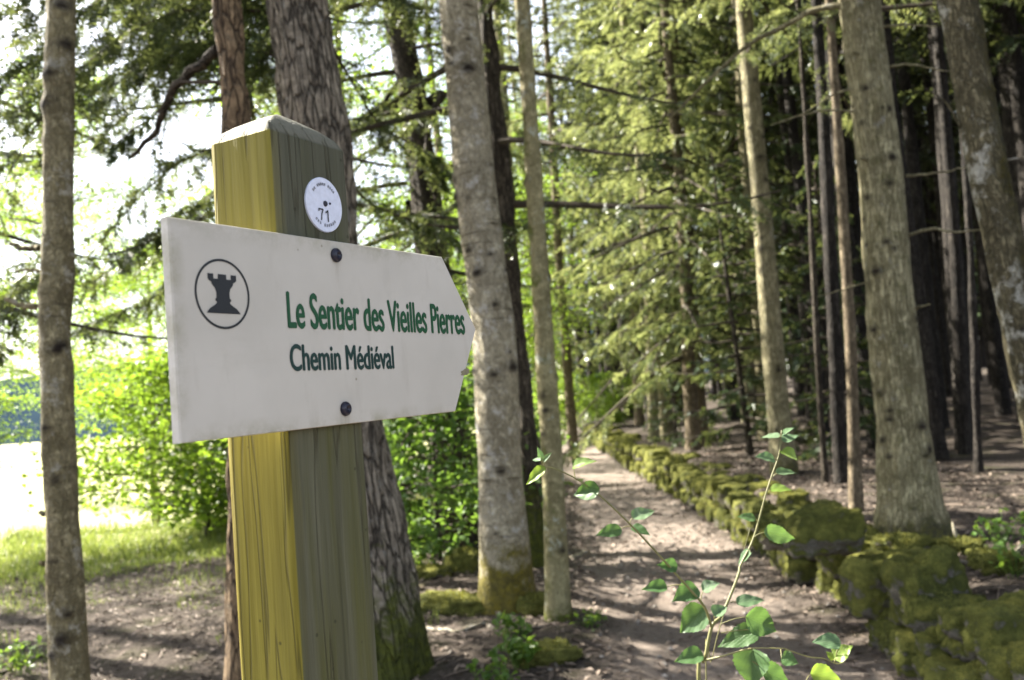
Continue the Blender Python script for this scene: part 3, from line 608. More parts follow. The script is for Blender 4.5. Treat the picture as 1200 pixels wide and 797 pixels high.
# broadleaved trees and shrubs
beech = [proto('beech_tree', '', 'tree', simple_trunk(9.3, 0.11, 'fir', 85), BEECH[0], 'broadleaved trees at the meadow edge'), proto('beech_tree', '', 'tree', simple_trunk(10.8, 0.12, 'fir', 86), BEECH[1], 'broadleaved trees at the meadow edge')]
BL = [(-5.6, 17.0, 0, 0.58, 0, 'bright yellow-green beech behind the left end of the arrow sign'), (-2.6, 18.0, 2, 1.05, 1, 'sunlit beech behind the crooked dark trunk'), (-0.4, 24.0, 4, 0.85, 0, 'green beech seen right of the stout pale trunk'), (-4.2, 14.8, 2.2, 0.52, 0, 'smaller bright beech nearest the signpost at the meadow edge'), (-6.6, 13.2, 1.7, 0.5, 1, 'small beech at the far left edge past the slim mottled trunk'), (-10.5, 26.0, 1, 1.1, 1, 'beech standing out in the meadow light on the left'), (0.2, 34.0, 5, 1.1, 1, 'hazy green beech far along the left of the path')]
scatter(beech, [q[:5] for q in BL], [q[5] for q in BL])
shr = [proto('shrub', '', 'shrub', simple_trunk(1.5, 0.02, 'dark', 87), SHRUB[0], 'leafy shrubs'), proto('shrub', '', 'shrub', simple_trunk(1.4, 0.018, 'dark', 88), SHRUB[1], 'leafy shrubs')]
HL = [(-3.9, 13.8, 0, 1.35, 0, 'bright sunlit shrub at the meadow edge left of the signpost'), (-3.0, 14.6, 1, 1.15, 0, 'sunlit shrub just left of the post, below the sign'), (-0.78, 10.3, 2, 1.15, 1, 'green hazel shrub between the thick trunk and the stout pale trunk'), (-1.5, 13.2, 3, 1.2, 1, 'taller hazel shrub under the right end of the sign'), (1.2, 36.0, 4, 1.2, 0, 'pale sunlit shrub closing the far end of the path'), (2.6, 31.5, 5, 0.9, 0, 'sunlit shrub at the far end of the mossy wall'), (-0.3, 18.5, 3.6, 1.0, 1, 'hazel shrub left of the path behind the slim pale trunk')]
scatter(shr, [q[:5] for q in HL], [q[5] for q in HL])

# far woods closing the view: one mass
def far_woods():
    r2 = np.random.default_rng(91); mb = MB()
    for i in range(150):
        x = r2.uniform(-9, 75); y = r2.uniform(62, 95) if x < 45 else r2.uniform(25, 95)
        z = gz(x, y); hh = r2.uniform(15, 22); n = 90
        tube(mb, np.array([[x, y, z - 0.2], [x, y, z + hh]]), np.array([0.2, 0.03]), 6, 1)
        f = r2.random(n) ** 0.8; zz = z + 3 + (hh - 3) * f; rad = 2.6 * (1 - f) + 0.2; a = r2.uniform(0, 6.283, n)
        c, s = np.cos(a), np.sin(a); w = 0.5
        B_ = np.stack([x + 0 * c, y + 0 * c, zz], -1); E_ = np.stack([x + c * rad, y + s * rad, zz - 0.45 * rad], -1)
        S_ = np.stack([-s, c, 0 * c], -1) * (w * (0.4 + rad[:, None] * 0.3)); Mi = (B_ + E_) / 2 
        V = np.stack([B_, Mi - S_, E_, Mi + S_], 1).reshape(-1, 3); k = np.arange(n)[:, None] * 4
        mb.add(V, np.concatenate([k + [0, 1, 2], k + [0, 2, 3]]), 0, rnd=r2.random(len(V)))
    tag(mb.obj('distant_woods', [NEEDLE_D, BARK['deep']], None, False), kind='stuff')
far_woods()

# ------------------------------------------------------------------ dry stone wall
def stone_geo(c, sz, seed, cuts=9, rough=0.16, rot=None):
    """rounded irregular block: cube-sphere with noise"""
    n = cuts; u = np.linspace(-1, 1, n); A, B = np.meshgrid(u, u); Vs = []; Fs = []; k = 0
    for ax in range(3):
        for sg in (-1, 1):
            p = np.zeros((n * n, 3)); p[:, ax] = sg; p[:, (ax + 1) % 3] = A.ravel() * sg; p[:, (ax + 2) % 3] = B.ravel()
            i = np.arange(n - 1)[:, None] * n + np.arange(n - 1)[None]
            Vs.append(p); Fs.append(np.stack([i, i + 1, i + n + 1, i + n], -1).reshape(-1, 4) + k); k += n * n
    V = np.vstack(Vs); Fq = np.vstack(Fs)
    key = np.round(V * 1000).astype(np.int64); _, idx, inv = np.unique(key, axis=0, return_index=True, return_inverse=True)
    V = V[idx]; Fq = inv.ravel()[Fq]
    sph = nrm(V); V = 0.5 * V * 0.86 + 0.5 * sph * 1.10
    d = 1 + rough * 1.3 * fbm(sph * 1.3 + seed * 3.7, 2, seed) + rough * 0.5 * fbm(sph * 4.5 + seed, 3, seed + 5)
    V = V * d[:, None] * np.asarray(sz) / 2; V = V + nrm(V) * (0.013 * fbm(V * 11 + seed, 3, seed + 9) + 0.012 * np.abs(vn(V * np.array([26, 26, 9]) + seed, seed + 2)))[:, None]
    a = rot if rot is not None else 0; ca, sa_ = math.cos(a), math.sin(a)
    V = V @ np.array([[ca, sa_, 0], [-sa_, ca, 0], [0, 0, 1]]) + np.asarray(c)
    return V, Fq
def cushions(V, c, seed, k, r, h):
    """raises k rounded moss cushions on a stone"""
    g = np.random.default_rng(seed); n = nrm(V - c); add = np.zeros(len(V))
    for p in V[g.integers(0, len(V), k)]:
        q = g.uniform(0.6, 1.3) * r; d2 = (((V - p) * [1, 1, 0.7]) ** 2).sum(1) / (q * q); add = np.maximum(add, np.sqrt(np.clip(1 - d2, 0, 1)) * h * g.uniform(0.5, 1.2))
    return V + n * add[:, None]
def fuzz(mb, V, Fq, per_m2, ln, mat, rg, cam_only=True):
    """short moss fronds growing out of a stone's upper and outer faces"""
    a, b, c, d = (V[Fq[:, i]] for i in range(4)); n = np.cross(c - a, d - b); area = np.linalg.norm(n, axis=1) / 2; n = nrm(n)
    w = area * np.clip(0.55 + n[:, 2] * 0.6, 0.0, 1) * np.clip(0.4 + 1.3 * fbm((a + c) / 2 * 6.0, 2, 4), 0, 1); tot = w.sum()
    if tot <= 0: return
    N = int(per_m2 * tot); i = rg.choice(len(Fq), N, p=w / tot); u = rg.random((N, 1)); v = rg.random((N, 1))
    p = a[i] * (1 - u) * (1 - v) + b[i] * u * (1 - v) + c[i] * u * v + d[i] * (1 - u) * v
    dd = nrm(n[i] + 0.7 * rg.normal(size=(N, 3)) + [0, 0, 0.15]); s = nrm(np.cross(dd, rg.normal(size=(N, 3)))); L = ln * rg.uniform(0.5, 1.4, (N, 1))
    T = np.stack([p - s * L * 0.2, p + s * L * 0.2, p + dd * L], 1).reshape(-1, 3)
    r = np.clip(0.35 + 0.6 * fbm(p * 3.5, 2, 9) + 0.25 * rg.normal(size=N), 0, 1)
    mb.add(T, np.arange(len(T)).reshape(-1, 3), mat, rnd=np.repeat(r, 3))
def build_wall():
    rg = np.random.default_rng(33)
    root = thing('dry_stone_wall', 'low dry stone wall of mossy boulders running along the right side of the path', 'wall', (2.05, 5, 0))
    O = np.array([2.05, 5, 0.0]); stones = []; y = 3.1
    while y < 28.3:
        big = 1 + 0.25 * rg.random(); zc = -0.06
        wdt = rg.uniform(0.19, 0.32) * big; top = rg.uniform(0.31, 0.44) - (0.04 if y < 5.4 else 0)
        x0 = 2.14 + 0.03 * math.sin(y * 1.3) - (0.10 if y < 5.4 else 0)
        k = 0
        while zc < top - 0.1:
            hh = min(rg.uniform(0.17, 0.30), top - zc + 0.05)
            stones.append((np.array([x0 + 0.04 * k + rg.normal() * 0.03, y + rg.normal() * 0.05, zc + hh / 2]), np.array([rg.uniform(0.26, 0.36), wdt * 0.93, hh * 0.98]), rg.normal() * 0.25)); zc += hh * 0.95; k += 1
        if rg.random() < 0.6:      # filling stones lying behind, on the terrace edge
            stones.append((np.array([x0 + 0.33 + rg.normal() * 0.06, y + rg.normal() * 0.1, 0.27 + rg.normal() * 0.04]), np.array([0.32, wdt * 0.9, 0.22]) * rg.uniform(0.7, 1.1), rg.random() * 3))
        y += wdt * 0.92
    # the capping boulders that stand out
    sp = [((962, 622), 6.9, (0.52, 0.44, 0.34), 'rounded boulder with dark green moss lying on the wall top'), ((1085, 690), 5.75, (0.42, 0.36, 0.42), 'tall blocky stone with a bare grey patch and bright yellow moss cap'), ((1150, 745), 5.3, (0.46, 0.42, 0.30), 'low boulder with lumpy yellow-green moss at the near end'), ((1025, 690), 6.2, (0.36, 0.34, 0.36), None), ((915, 625), 8.3, (0.4, 0.4, 0.3), None)]
    order = sorted(stones, key=lambda q: q[0][1]); near = [q for q in order if q[0][1] < 13][:94]; ids = set(id(q) for q in near); far = [q for q in order if id(q) not in ids]
    for i, (c, s, r) in enumerate(near):
        V, Fq = stone_geo(c, s, 100 + i, 19 if c[1] < 7 else 12, 0.17, r); V = cushions(V, c, 100 + i, 9, 0.06, 0.016); mb = MB(); mb.add(V - O, Fq, 0)
        fuzz(mb, V - O, Fq, 12000 if c[1] < 7.5 else 5000, 0.010 if c[1] < 7.5 else 0.016, 1, rg); mb.obj('stone', [MOSSY, FUZZ], root)
    for i, (px, Y, s, lb) in enumerate(sp):
        c = at(px[0], px[1], Y * YK); V, Fq = stone_geo(c, np.array(s) * 0.9, 300 + i, 23, 0.2, 0.3 * i); V = cushions(V, c, 300 + i, 12, 0.07, 0.018); mb = MB(); mb.add(V - O, Fq, 0)
        fuzz(mb, V - O, Fq, 16000, 0.010, 1, rg); o = mb.obj('stone', [MOSSY, FUZZ], root)
        if lb: o['label'] = lb
    mb = MB()
    for i, (c, s, r) in enumerate(far):
        V, Fq = stone_geo(c, s, 500 + i, 6, 0.17, r); mb.add(V - O, Fq, 0); fuzz(mb, V - O, Fq, 1500, 0.04, 1, rg)
    tag(mb.obj('far_stones', [MOSSY, FUZZ], root), kind='stuff')
build_wall()

# loose mossy rocks and moss cushions on the ground
def rock(name, label, cat, px, py, Y, sz, seed, mat, lift=0.0, group=None, dens=9000):
    rg = np.random.default_rng(seed); Y *= YK; p = at(px, py, Y); z = gz(p[0], Y) + sz[2] * 0.22 + lift
    V, Fq = stone_geo((0, 0, 0), sz, seed, 12, 0.18, seed); mb = MB(); mb.add(V, Fq, 0); fuzz(mb, V, Fq, dens, 0.02, 1, rg)
    o = mb.obj(name, [mat, FUZZ]); o.location = (p[0], Y, z); tag(o, label, cat, group)
for i, (px, py, Y, sz, lb) in enumerate(((630, 722, 7.35, (0.24, 0.22, 0.15), 'small round moss cushion between the two pale trunks'), (1055, 612, 7.2, (0.34, 0.3, 0.16), 'mossy rock at the foot of the thickest fir'), (1165, 655, 6.3, (0.30, 0.24, 0.14), 'bright yellow moss clump by the pale stick at right'),
        (535, 715, 7.7, (0.7, 0.3, 0.14), 'long mossy root left of the stout pale trunk'), (500, 655, 9.2, (0.4, 0.3, 0.12), 'mossy rock under the hazel shrub'), (545, 652, 9.6, (0.4, 0.3, 0.26), 'dark mossy rock behind the stout pale trunk'), (1120, 630, 7.0, (0.3, 0.2, 0.1), 'low mossy hump behind the tallest wall stone'), (640, 790, 6.1, (0.36, 0.24, 0.10), 'mossy hump among herbs at the bottom by the path'), (930, 588, 9.8, (0.35, 0.3, 0.2), 'mossy rock below the pale fir trunk'))):
    rock('mossy_rock' if 'rock' in lb else 'moss_clump', lb, 'rock' if 'rock' in lb else 'moss', px, py, Y, sz, 700 + i, MOSSY if 'rock' in lb else MOSS)

# ------------------------------------------------------------------ litter, grass, herbs, sticks
def litter():
    rg = np.random.default_rng(44); N = 42000
    y = 2.8 + 13 * rg.random(N) ** 1.5; x = rg.uniform(-5.5, 4.8, N)
    pd = np.abs(x - path_c(y)) / path_w(y); keep = (rg.random(N) < np.where(pd < 0.75, 0.34, 0.95)) & ~((x < -3.4) & (y > 9.8))
    x, y = x[keep], y[keep]; N = len(x); z = hgt(x, y) + 0.006 + 0.012 * rg.random(N)
    a = rg.uniform(0, 6.283, N); d = np.stack([np.cos(a), np.sin(a), rg.normal(size=N) * 0.25], -1); s = np.stack([-np.sin(a), np.cos(a), rg.normal(size=N) * 0.3], -1)
    L = rg.uniform(0.010, 0.036, (N, 1)) * np.where(y < 9, 1, 1.3)[:, None]; w = L * rg.uniform(0.25, 0.5, (N, 1)); C = np.stack([x, y, z], -1); up = np.array([0, 0, 1.0])
    V = np.stack([C - d * L, C - s * w + up * w * 0.5, C + d * L, C + s * w + up * w * 0.5], 1).reshape(-1, 3); k = np.arange(N)[:, None] * 4
    t = NT('dead_leaves'); r = t.attr('rnd').outputs['Fac']; c = t.mix(r, (0.055, 0.040, 0.030), (0.27, 0.21, 0.165)); mat = t.done(t.bsdf(c, 0.75, None, 0.3))
    mb = MB(); mb.add(V, np.concatenate([k + [0, 1, 2], k + [0, 2, 3]]), 0, rnd=np.repeat(rg.random(N) ** 1.4, 4))
    # fine twigs in the same litter
    for i in range(900):
        yy = 2.9 + 8 * rg.random() ** 1.4; xx = rg.uniform(-4.6, 4.4); 
        if abs(xx - path_c(yy)) / path_w(yy) < 1 and rg.random() < 0.75: continue
        aa = rg.uniform(0, 6.28); l = rg.uniform(0.05, 0.3); q = np.array([[xx, yy, 0], [xx + math.cos(aa) * l * .5, yy + math.sin(aa) * l * .5 + 0.01, 0], [xx + math.cos(aa) * l, yy + math.sin(aa) * l, 0]])
        q[:, 2] = hgt(q[:, 0], q[:, 1]) + 0.012; tube(mb, q, np.array([0.005, 0.004, 0.002]) * rg.uniform(0.5, 1.3), 4, 0, rnd=rg.random() * 0.7)
    tag(mb.obj('leaf_litter', mat, None, False), kind='stuff', label='dead leaves and fine twigs strewn over the forest floor')
litter()
def pebbles():
    rg = np.random.default_rng(45); mb = MB()
    for i in range(1500):
        y = 2.8 + 11 * rg.random() ** 1.3; x = path_c(y) + rg.normal() * path_w(y) * 0.75; r = 0.006 + 0.022 * rg.random() ** 3
        if x > 2.0: continue
        v = nrm(rg.normal(size=(1, 3)))[0]; b = np.array([[1, 0, 0], [-1, 0, 0], [0, 1, 0], [0, -1, 0], [0, 0, 1], [0, 0, -1.0]]) * rg.uniform(0.6, 1.2, (6, 1)); a = rg.random() * 6
        b = b @ np.array([[math.cos(a), math.sin(a), 0], [-math.sin(a), math.cos(a), 0], [0, 0, 0.6]]) * r + [x, y, gz(x, y) + r * 0.25]
        mb.add(b, [[0, 2, 4], [2, 1, 4], [1, 3, 4], [3, 0, 4], [2, 0, 5], [1, 2, 5], [3, 1, 5], [0, 3, 5]], 0, rnd=rg.random())
    t = NT('path_stones'); mat = t.done(t.bsdf(t.mix(t.attr('rnd').outputs['Fac'], (0.10, 0.085, 0.07), (0.33, 0.30, 0.27)), 0.85)); tag(mb.obj('path_gravel', mat, None, False), kind='stuff', label='small stones and crumbs of soil trodden into the path')
pebbles()
def blades(name, label, N, region, h0, h1, seed, wid=0.004):
    rg = np.random.default_rng(seed); x, y, keep = region(rg, N); x, y = x[keep], y[keep]; N = len(x); z = hgt(x, y) - 0.01
    cl = fbm(np.stack([x * 1.6, y * 1.6, 0 * x], -1), 2, 8); hh = rg.uniform(h0, h1, N) * np.clip(0.75 + 0.6 * cl, 0.25, 1.5)
    a = rg.uniform(0, 6.283, N); ld = np.stack([np.cos(a), np.sin(a), 0 * a], -1); s = np.stack([-np.sin(a), np.cos(a), 0 * a], -1) * (wid * np.maximum(1, y / 9))[:, None]
    B_ = np.stack([x, y, z], -1); up = np.array([0, 0, 1.0]); ben = rg.uniform(0.15, 0.7, (N, 1)); H_ = hh[:, None]
    Mi = B_ + up * H_ * 0.55 + ld * H_ * ben * 0.25; T_ = B_ + up * H_ * (1 - 0.25 * ben) + ld * H_ * ben * 0.8
    V = np.stack([B_ - s, B_ + s, Mi + s * 0.8, Mi - s * 0.8, T_], 1).reshape(-1, 3); k = np.arange(N)[:, None] * 5
    mb = MB(); r = np.repeat(np.clip(0.4 + 0.35 * rg.normal(size=N), 0, 1), 5); mb.add(V, k + [0, 1, 2, 3], 0, rnd=r); mb.F.append(k + [3, 2, 4]); mb.M.append(0)
    tag(mb.obj(name, GRASS, None, False), kind='stuff', label=label)
def reg_left(rg, N):
    x = rg.uniform(-7.5, -0.8, N); y = rg.uniform(9.2, 16.5, N); n = 1.5 * fbm(np.stack([x * 0.9, y * 0.9, 0 * x], -1), 2, 6)
    return x * XK, y * YK, (rg.random(N) < sstep(9.4, 12.2, y + 1.6 * n - 0.25 * (x + 4)))
def reg_thin(rg, N):
    x = rg.uniform(-5, -0.6, N); y = rg.uniform(4.5, 10.5, N); n = fbm(np.stack([x * 0.8, y * 0.8, 0 * x], -1), 2, 16)
    return x * XK, y * YK, n > 0.18
blades('grass', 'tall green grass along the meadow edge on the left', 42000, reg_left, 0.05, 0.25, 61)
blades('sparse_grass', 'thin low grass tufts on the bare soil at left', 13000, reg_thin, 0.04, 0.12, 62, 0.003)

def herb(label, px, py, Y, n, size, height, seed, group='low herbs on the forest floor', mat=None):
    global rng
    keep = rng; rng = np.random.default_rng(seed); Y *= YK; p = at(px, py, Y); z = gz(p[0], Y); mb = MB(); ms = MB(); t = thing('herb_plant', label, 'plant', (p[0], Y, z), group)
    cs = []
    for i in range(n):
        a = rng.uniform(0, 6.28); r = rng.uniform(0.02, 1) * height * 0.9; hh = height * rng.uniform(0.4, 1.0)
        P = np.array([[0, 0, 0], [math.cos(a) * r * 0.4, math.sin(a) * r * 0.4, hh * 0.7], [math.cos(a) * r, math.sin(a) * r, hh]]) + np.array([rng.normal() * 0.03, rng.normal() * 0.03, 0])
        tube(ms, spline(P, 5), np.linspace(0.0025, 0.001, 5), 4, 0, rnd=0.4); cs += [P[2] + rng.normal(size=3) * 0.02 for _ in range(4)] + [P[1] + rng.normal(size=3) * 0.03]
    leaf_quads(mb, np.array(cs), size, 0, 1.2); rng = keep
    ms.obj('stem', HERB, t); mb.obj('foliage', HERB, t, False)
herb('low leafy herbs at the bottom beside the pale trunks', 612, 778, 6.0, 26, 0.07, 0.16, 1); herb('small herb clump left of the slim pale trunk foot', 600, 750, 6.6, 16, 0.06, 0.12, 2)
herb('herb at the foot of the slim pale trunk on the path side', 690, 752, 6.8, 12, 0.05, 0.10, 3); herb('green seedlings under the leaning lichen tree at right', 1172, 628, 6.7, 16, 0.06, 0.26, 4)
herb('herb clump left of the slim mottled trunk on bare soil', 25, 740, 6.9, 18, 0.05, 0.2, 5); herb('bright single-leaved herb just right of the slim mottled trunk', 110, 745, 5.3, 4, 0.07, 0.14, 6)
herb('seedling on the rubble beside the bright moss at the right edge', 1190, 660, 6.0, 10, 0.05, 0.2, 7); herb('low herbs below the hazel shrub', 490, 610, 9.4, 20, 0.07, 0.3, 8)
herb('small herbs low between post and stout pale trunk', 575, 790, 5.7, 10, 0.06, 0.12, 9)
def stick(label, pts, Y, r, mat='furrowed', dY=0.0, side=None):
    W_ = []
    for i, (px, py) in enumerate(pts):
        d = ray(px, py); q = None                     # march the sight line onto the terrain
        for Yq in np.linspace(2.6, 16, 600):
            w = ORG + d * (Yq / d[1])
            if w[2] <= gz(w[0], w[1]) + r * 0.8: q = w; break
        W_.append(q if q is not None else at(px, py, Y))
    W_ = np.array(W_); o = W_[0].copy(); P = spline(W_ - o, 10); P[1:-1] += rng.normal(size=(8, 3)) * r * 0.4; mb = MB(); tube(mb, P, np.linspace(r, r * 0.45, 10), 7)
    if side is not None: tube(mb, np.array([P[5], P[5] + side]), np.array([r * 0.5, r * 0.2]), 6)
    me_attr(mb); ob = mb.obj('fallen_stick', [BARK[mat]]); ob.location = o; tag(ob, label, 'stick', 'sticks on the forest floor')
stick('pale sunlit stick at the foot of the stout pale trunk', [(500, 737), (535, 738), (568, 730)], 7.3, 0.02, 'pale', side=np.array([0.1, 0.15, 0.02]))
stick('long grey stick running from the stout trunk to the bottom edge', [(572, 733), (610, 752), (640, 770), (680, 800)], 6.5, 0.016)
stick('pale stick lying at the left edge of the path', [(664, 655), (690, 648)], 9.0, 0.03, 'pale'); stick('thin pale twig on the bare soil left of the post', [(176, 744), (192, 768)], 6.5, 0.006, 'pale')
stick('pale bent stick on rubble at the right edge', [(1168, 672), (1188, 648), (1205, 632)], 6.2, 0.02, 'pale'); stick('grey stick behind the tallest wall stone', [(1098, 662), (1130, 660), (1168, 664)], 6.4, 0.018)
stick('mossy stick under the hazel shrub', [(488, 690), (520, 672), (552, 668)], 8.5, 0.025, 'fir'); stick('dark stick across the soil at the lower left', [(0, 790), (30, 775), (60, 770)], 6.0, 0.015, 'dark')
stick('thin grey stick between the two pale trunks', [(600, 745), (640, 732), (668, 728)], 7.2, 0.01)
def stump():
    p = at(1124, 628, 7.1 * YK); z = gz(p[0], p[1]); mb = MB(); P = np.array([[0, 0, -0.02], [-0.02, 0, 0.08], [-0.035, 0, 0.17]]); tube(mb, P, np.array([0.022, 0.016, 0.006]), 7); me_attr(mb); o = mb.obj('broken_stick', [BARK['pale']]); o.location = (p[0], p[1], z); tag(o, 'short pale broken stick standing upright right of the thickest fir', 'stick')
stump()

# ------------------------------------------------------------------ signpost
def signpost():
    th = math.radians(28.755); u = np.array([math.sin(th), math.cos(th), 0]); n = np.array([math.cos(th), -math.sin(th), 0]); P0 = at(208, 386, 0.73)
    M = Matrix(((u[0], -n[0], 0, P0[0]), (u[1], -n[1], 0, P0[1]), (0, 0, 1, P0[2]), (0, 0, 0, 1)))     # local x = along board, y = into the post, z = up
    gl = gz(P0[0], P0[1]); zb = gl - P0[2]
    root = thing('signpost', 'square wooden waymark post with a pale arrow board and a small white disc', 'signpost'); root.matrix_world = M @ Matrix.Translation((0.171, 0.047, zb)); off = np.array([0.171, 0.047, zb])
    # --- post
    t = NT('algae_stained_wood'); tc = t.n('TexCoord').outputs['Object']; sx = t.n('SeparateXYZ', {0: t.n('NewGeometry').outputs['Normal']})
    g1 = t.noise(t.scale(tc, (1, 1, 0.035)), 95, 5, 0.6); wv = t.n('TexWave', {'Vector': t.scale(tc, (1, 1, 0.05)), 'Scale': 9.0, 'Distortion': 14.0, 'Detail': 4.0, 'Detail Scale': 1.5}).outputs['Fac']; blot = t.noise(t.scale(tc, (1, 1, 0.4)), 14, 4); g3 = t.noise(t.scale(tc, (1, 1, 0.05)), 22, 4)
    yl = t.mix(t.ramp(g1, 0.3, 0.7), (0.135, 0.110, 0.012), (0.265, 0.224, 0.036)); yl = t.mix(t.ramp(wv, 0.0, 0.45, 0.4, 0), yl, (0.13, 0.095, 0.012)); yl = t.mix(t.ramp(blot, 0.55, 0.75, 0, 0.4), yl, (0.16, 0.14, 0.03))
    gr = t.mix(t.ramp(g1, 0.3, 0.7), (0.056, 0.056, 0.030), (0.122, 0.120, 0.078)); gr = t.mix(t.ramp(g3, 0.55, 0.72, 0, 0.7), gr, (0.185, 0.18, 0.15)); gr = t.mix(t.ramp(g3, 0.46, 0.34), gr, (0.085, 0.085, 0.025)); gr = t.mix(t.ramp(blot, 0.58, 0.7, 0, 0.55), gr, (0.055, 0.055, 0.035))
    oz = t.n('SeparateXYZ', {0: tc}).outputs[2]; hi = t.ramp(t.math('ADD', oz, t.math('MULTIPLY', blot, 0.10)), 1.66, 1.78)
    yl = t.mix(t.math('MULTIPLY', hi, 0.45), yl, (0.15, 0.135, 0.03)); gr = t.mix(t.math('MULTIPLY', hi, 0.6), gr, (0.07, 0.073, 0.055)); face = t.attr('algae').outputs['Fac']
    ff = t.ramp(t.math('ADD', face, t.math('MULTIPLY', t.math('SUBTRACT', t.math('ADD', t.math('MULTIPLY', g3, 0.7), t.math('MULTIPLY', blot, 0.3)), 0.5), 0.9)), 0.40, 0.72)
    c = t.mix(ff, gr, yl); tp = t.attr('top').outputs['Fac']; c = t.mix(tp, c, t.mix(g1, (0.085, 0.083, 0.06), (0.175, 0.168, 0.135)))
    cr = t.n('TexVoronoi', {'Vector': t.scale(tc, (1, 1, 0.03)), 'Scale': 17.0}, feature='DISTANCE_TO_EDGE').outputs['Distance']; g5 = t.noise(t.scale(tc, (1, 1, 0.02)), 210, 4, 0.7); gw = t.math('ABSOLUTE', t.math('SUBTRACT', t.noise(t.scale(tc, (1, 1, 0.05)), 26, 3, 0.5), 0.5))
    crk = t.math('MAXIMUM', t.ramp(gw, 0.0, 0.012), t.ramp(t.noise(t.scale(tc, (1, 1, 0.6)), 9, 3), 0.47, 0.40)); c = t.mix(t.ramp(g5, 0.52, 0.72, 0, 0.4), c, t.mix(0.6, c, (0.02, 0.017, 0.006)))
    sp = t.n('TexVoronoi', {'Vector': tc, 'Scale': 38.0}).outputs['Distance']; spk = t.ramp(sp, 0.05, 0.09)
    c = t.mix(crk, t.mix(0.55, c, (0.03, 0.025, 0.01)), c); c = t.mix(spk, t.mix(0.6, c, (0.02, 0.018, 0.01)), c)
    wood = t.done(t.bsdf(c, 0.75, t.bump(t.math('ADD', t.math('ADD', g1, t.math('MULTIPLY', crk, 0.5)), t.math('MULTIPLY', wv, 0.3)), 0.0025, 0.9), 0.25))
    x0, x1, y0, y1 = 0.1285, 0.2395, 0.0105, 0.0885; ht = 0.192; bev = 0.0025
    nz = 60; zz = np.linspace(zb - 0.1, ht, nz); ring = []
    def edge(a, b, k): return [np.array(a) + (np.array(b) - np.array(a)) * q for q in np.linspace(0, 1, k)]
    cor = [(x0 + bev, y0), (x1 - bev, y0), (x1, y0 + bev), (x1, y1 - bev), (x1 - bev, y1), (x0 + bev, y1), (x0, y1 - bev), (x0, y0 + bev)]
    for i in range(8): ring += edge(cor[i], cor[(i + 1) % 8], 14 if i % 2 == 0 else 3)[:-1]
    ring = np.array(ring); k = len(ring); V = np.concatenate([np.concatenate([ring, np.full((k, 1), z)], 1) for z in zz])
    ctr = np.array([(x0 + x1) / 2, (y0 + y1) / 2]); r2 = V[:, :2] - ctr
    dis = 0.0007 * fbm(V * np.array([60, 60, 3]), 2, 3) - 0.0008 * np.abs(fbm(V * np.array([25, 25, 4]), 2, 8)); V[:, :2] += nrm(r2) * dis[:, None]
    i = np.arange(nz - 1)[:, None] * k; j = np.arange(k)[None]; kk = (j + 1) % k
    alg = np.where(V[:, 0] < x0 + 0.0016, 1.0, np.clip(0.47 - (V[:, 0] - x0) / 0.16, 0, 1)); mb = MB(); mb.add(V - off, np.stack([i + j, i + kk, i + k + kk, i + k + j], -1).reshape(-1, 4), 0, algae=alg, top=np.zeros(len(V)))
    rT = V[-k:]; steps = []
    for q, dz in ((0.0, 0.0), (0.03, 0.003), (0.12, 0.010), (0.35, 0.019), (0.65, 0.0275), (0.96, 0.0350)):
        s_ = rT.copy(); s_[:, :2] = ctr + (rT[:, :2] - ctr) * (1 - q); s_[:, 2] = ht + dz + 0.0005 * vn(s_ * 70); steps.append(s_)
    Vc = np.concatenate(steps + [np.array([[ctr[0], ctr[1], ht + 0.0356]])]); ns_ = len(steps); i = np.arange(ns_ - 1)[:, None] * k
    mb.add(Vc - off, np.stack([i + j, i + kk, i + k + kk, i + k + j], -1).reshape(-1, 4), 0, algae=np.concatenate([np.clip(alg[-k:] * 1.0, 0, 1)] * 2 + [np.zeros(k)] * (ns_ - 2) + [np.zeros(1)]), top=np.concatenate([np.zeros(k)] + [np.ones(k)] * (ns_ - 1) + [np.ones(1)]))
    b_ = (ns_ - 1) * k; mb.F.append(np.stack([b_ + j[0], b_ + kk[0], np.full(k, ns_ * k)], -1) + mb.n - len(Vc)); mb.M.append(0)
    mb.obj('post', wood, root, True)
    # --- arrow board: bevelled plate
    t = NT('weathered_white_board'); tc = t.n('TexCoord').outputs['Object']; n1 = t.noise(tc, 9, 5); n2 = t.noise(t.scale(tc, (1, 1, 0.25)), 40, 4); n3 = t.n('TexVoronoi', {'Vector': tc, 'Scale': 30.0}).outputs['Distance']
    c = t.mix(t.ramp(n1, 0.35, 0.7), (0.535, 0.508, 0.462), (0.46, 0.435, 0.39)); c = t.mix(t.ramp(n2, 0.58, 0.75, 0, 0.3), c, (0.31, 0.28, 0.23)); c = t.mix(t.ramp(n3, 0.03, 0.055), (0.28, 0.25, 0.2), c)
    bx = t.n('SeparateXYZ', {0: tc}); ox, oz = bx.outputs[0], bx.outputs[2]; st = t.noise(t.scale(tc, (1, 1, 0.12)), 120, 4, 0.6)
    for xb_, zb_ in ((0.2004, 0.0785), (0.1998, -0.0735)):
        dx_ = t.ramp(t.math('ABSOLUTE', t.math('SUBTRACT', ox, xb_ - off[0])), 0.009, 0.002); dz_ = t.math('MULTIPLY', t.ramp(oz, zb_ - off[2] - 0.05, zb_ - off[2] - 0.006), t.ramp(oz, zb_ - off[2] + 0.004, zb_ - off[2] - 0.004))
        c = t.mix(t.math('MULTIPLY', t.math('MULTIPLY', dx_, dz_), t.ramp(st, 0.4, 0.65, 0.05, 0.5)), c, (0.20, 0.16, 0.10))
    ed = t.math('MAXIMUM', t.ramp(oz, -0.074 - off[2], -0.090 - off[2]), t.ramp(ox, 0.012 - off[0], -0.003 - off[0])); ed = t.math('MAXIMUM', ed, t.ramp(oz, 0.074 - off[2], 0.093 - off[2]))
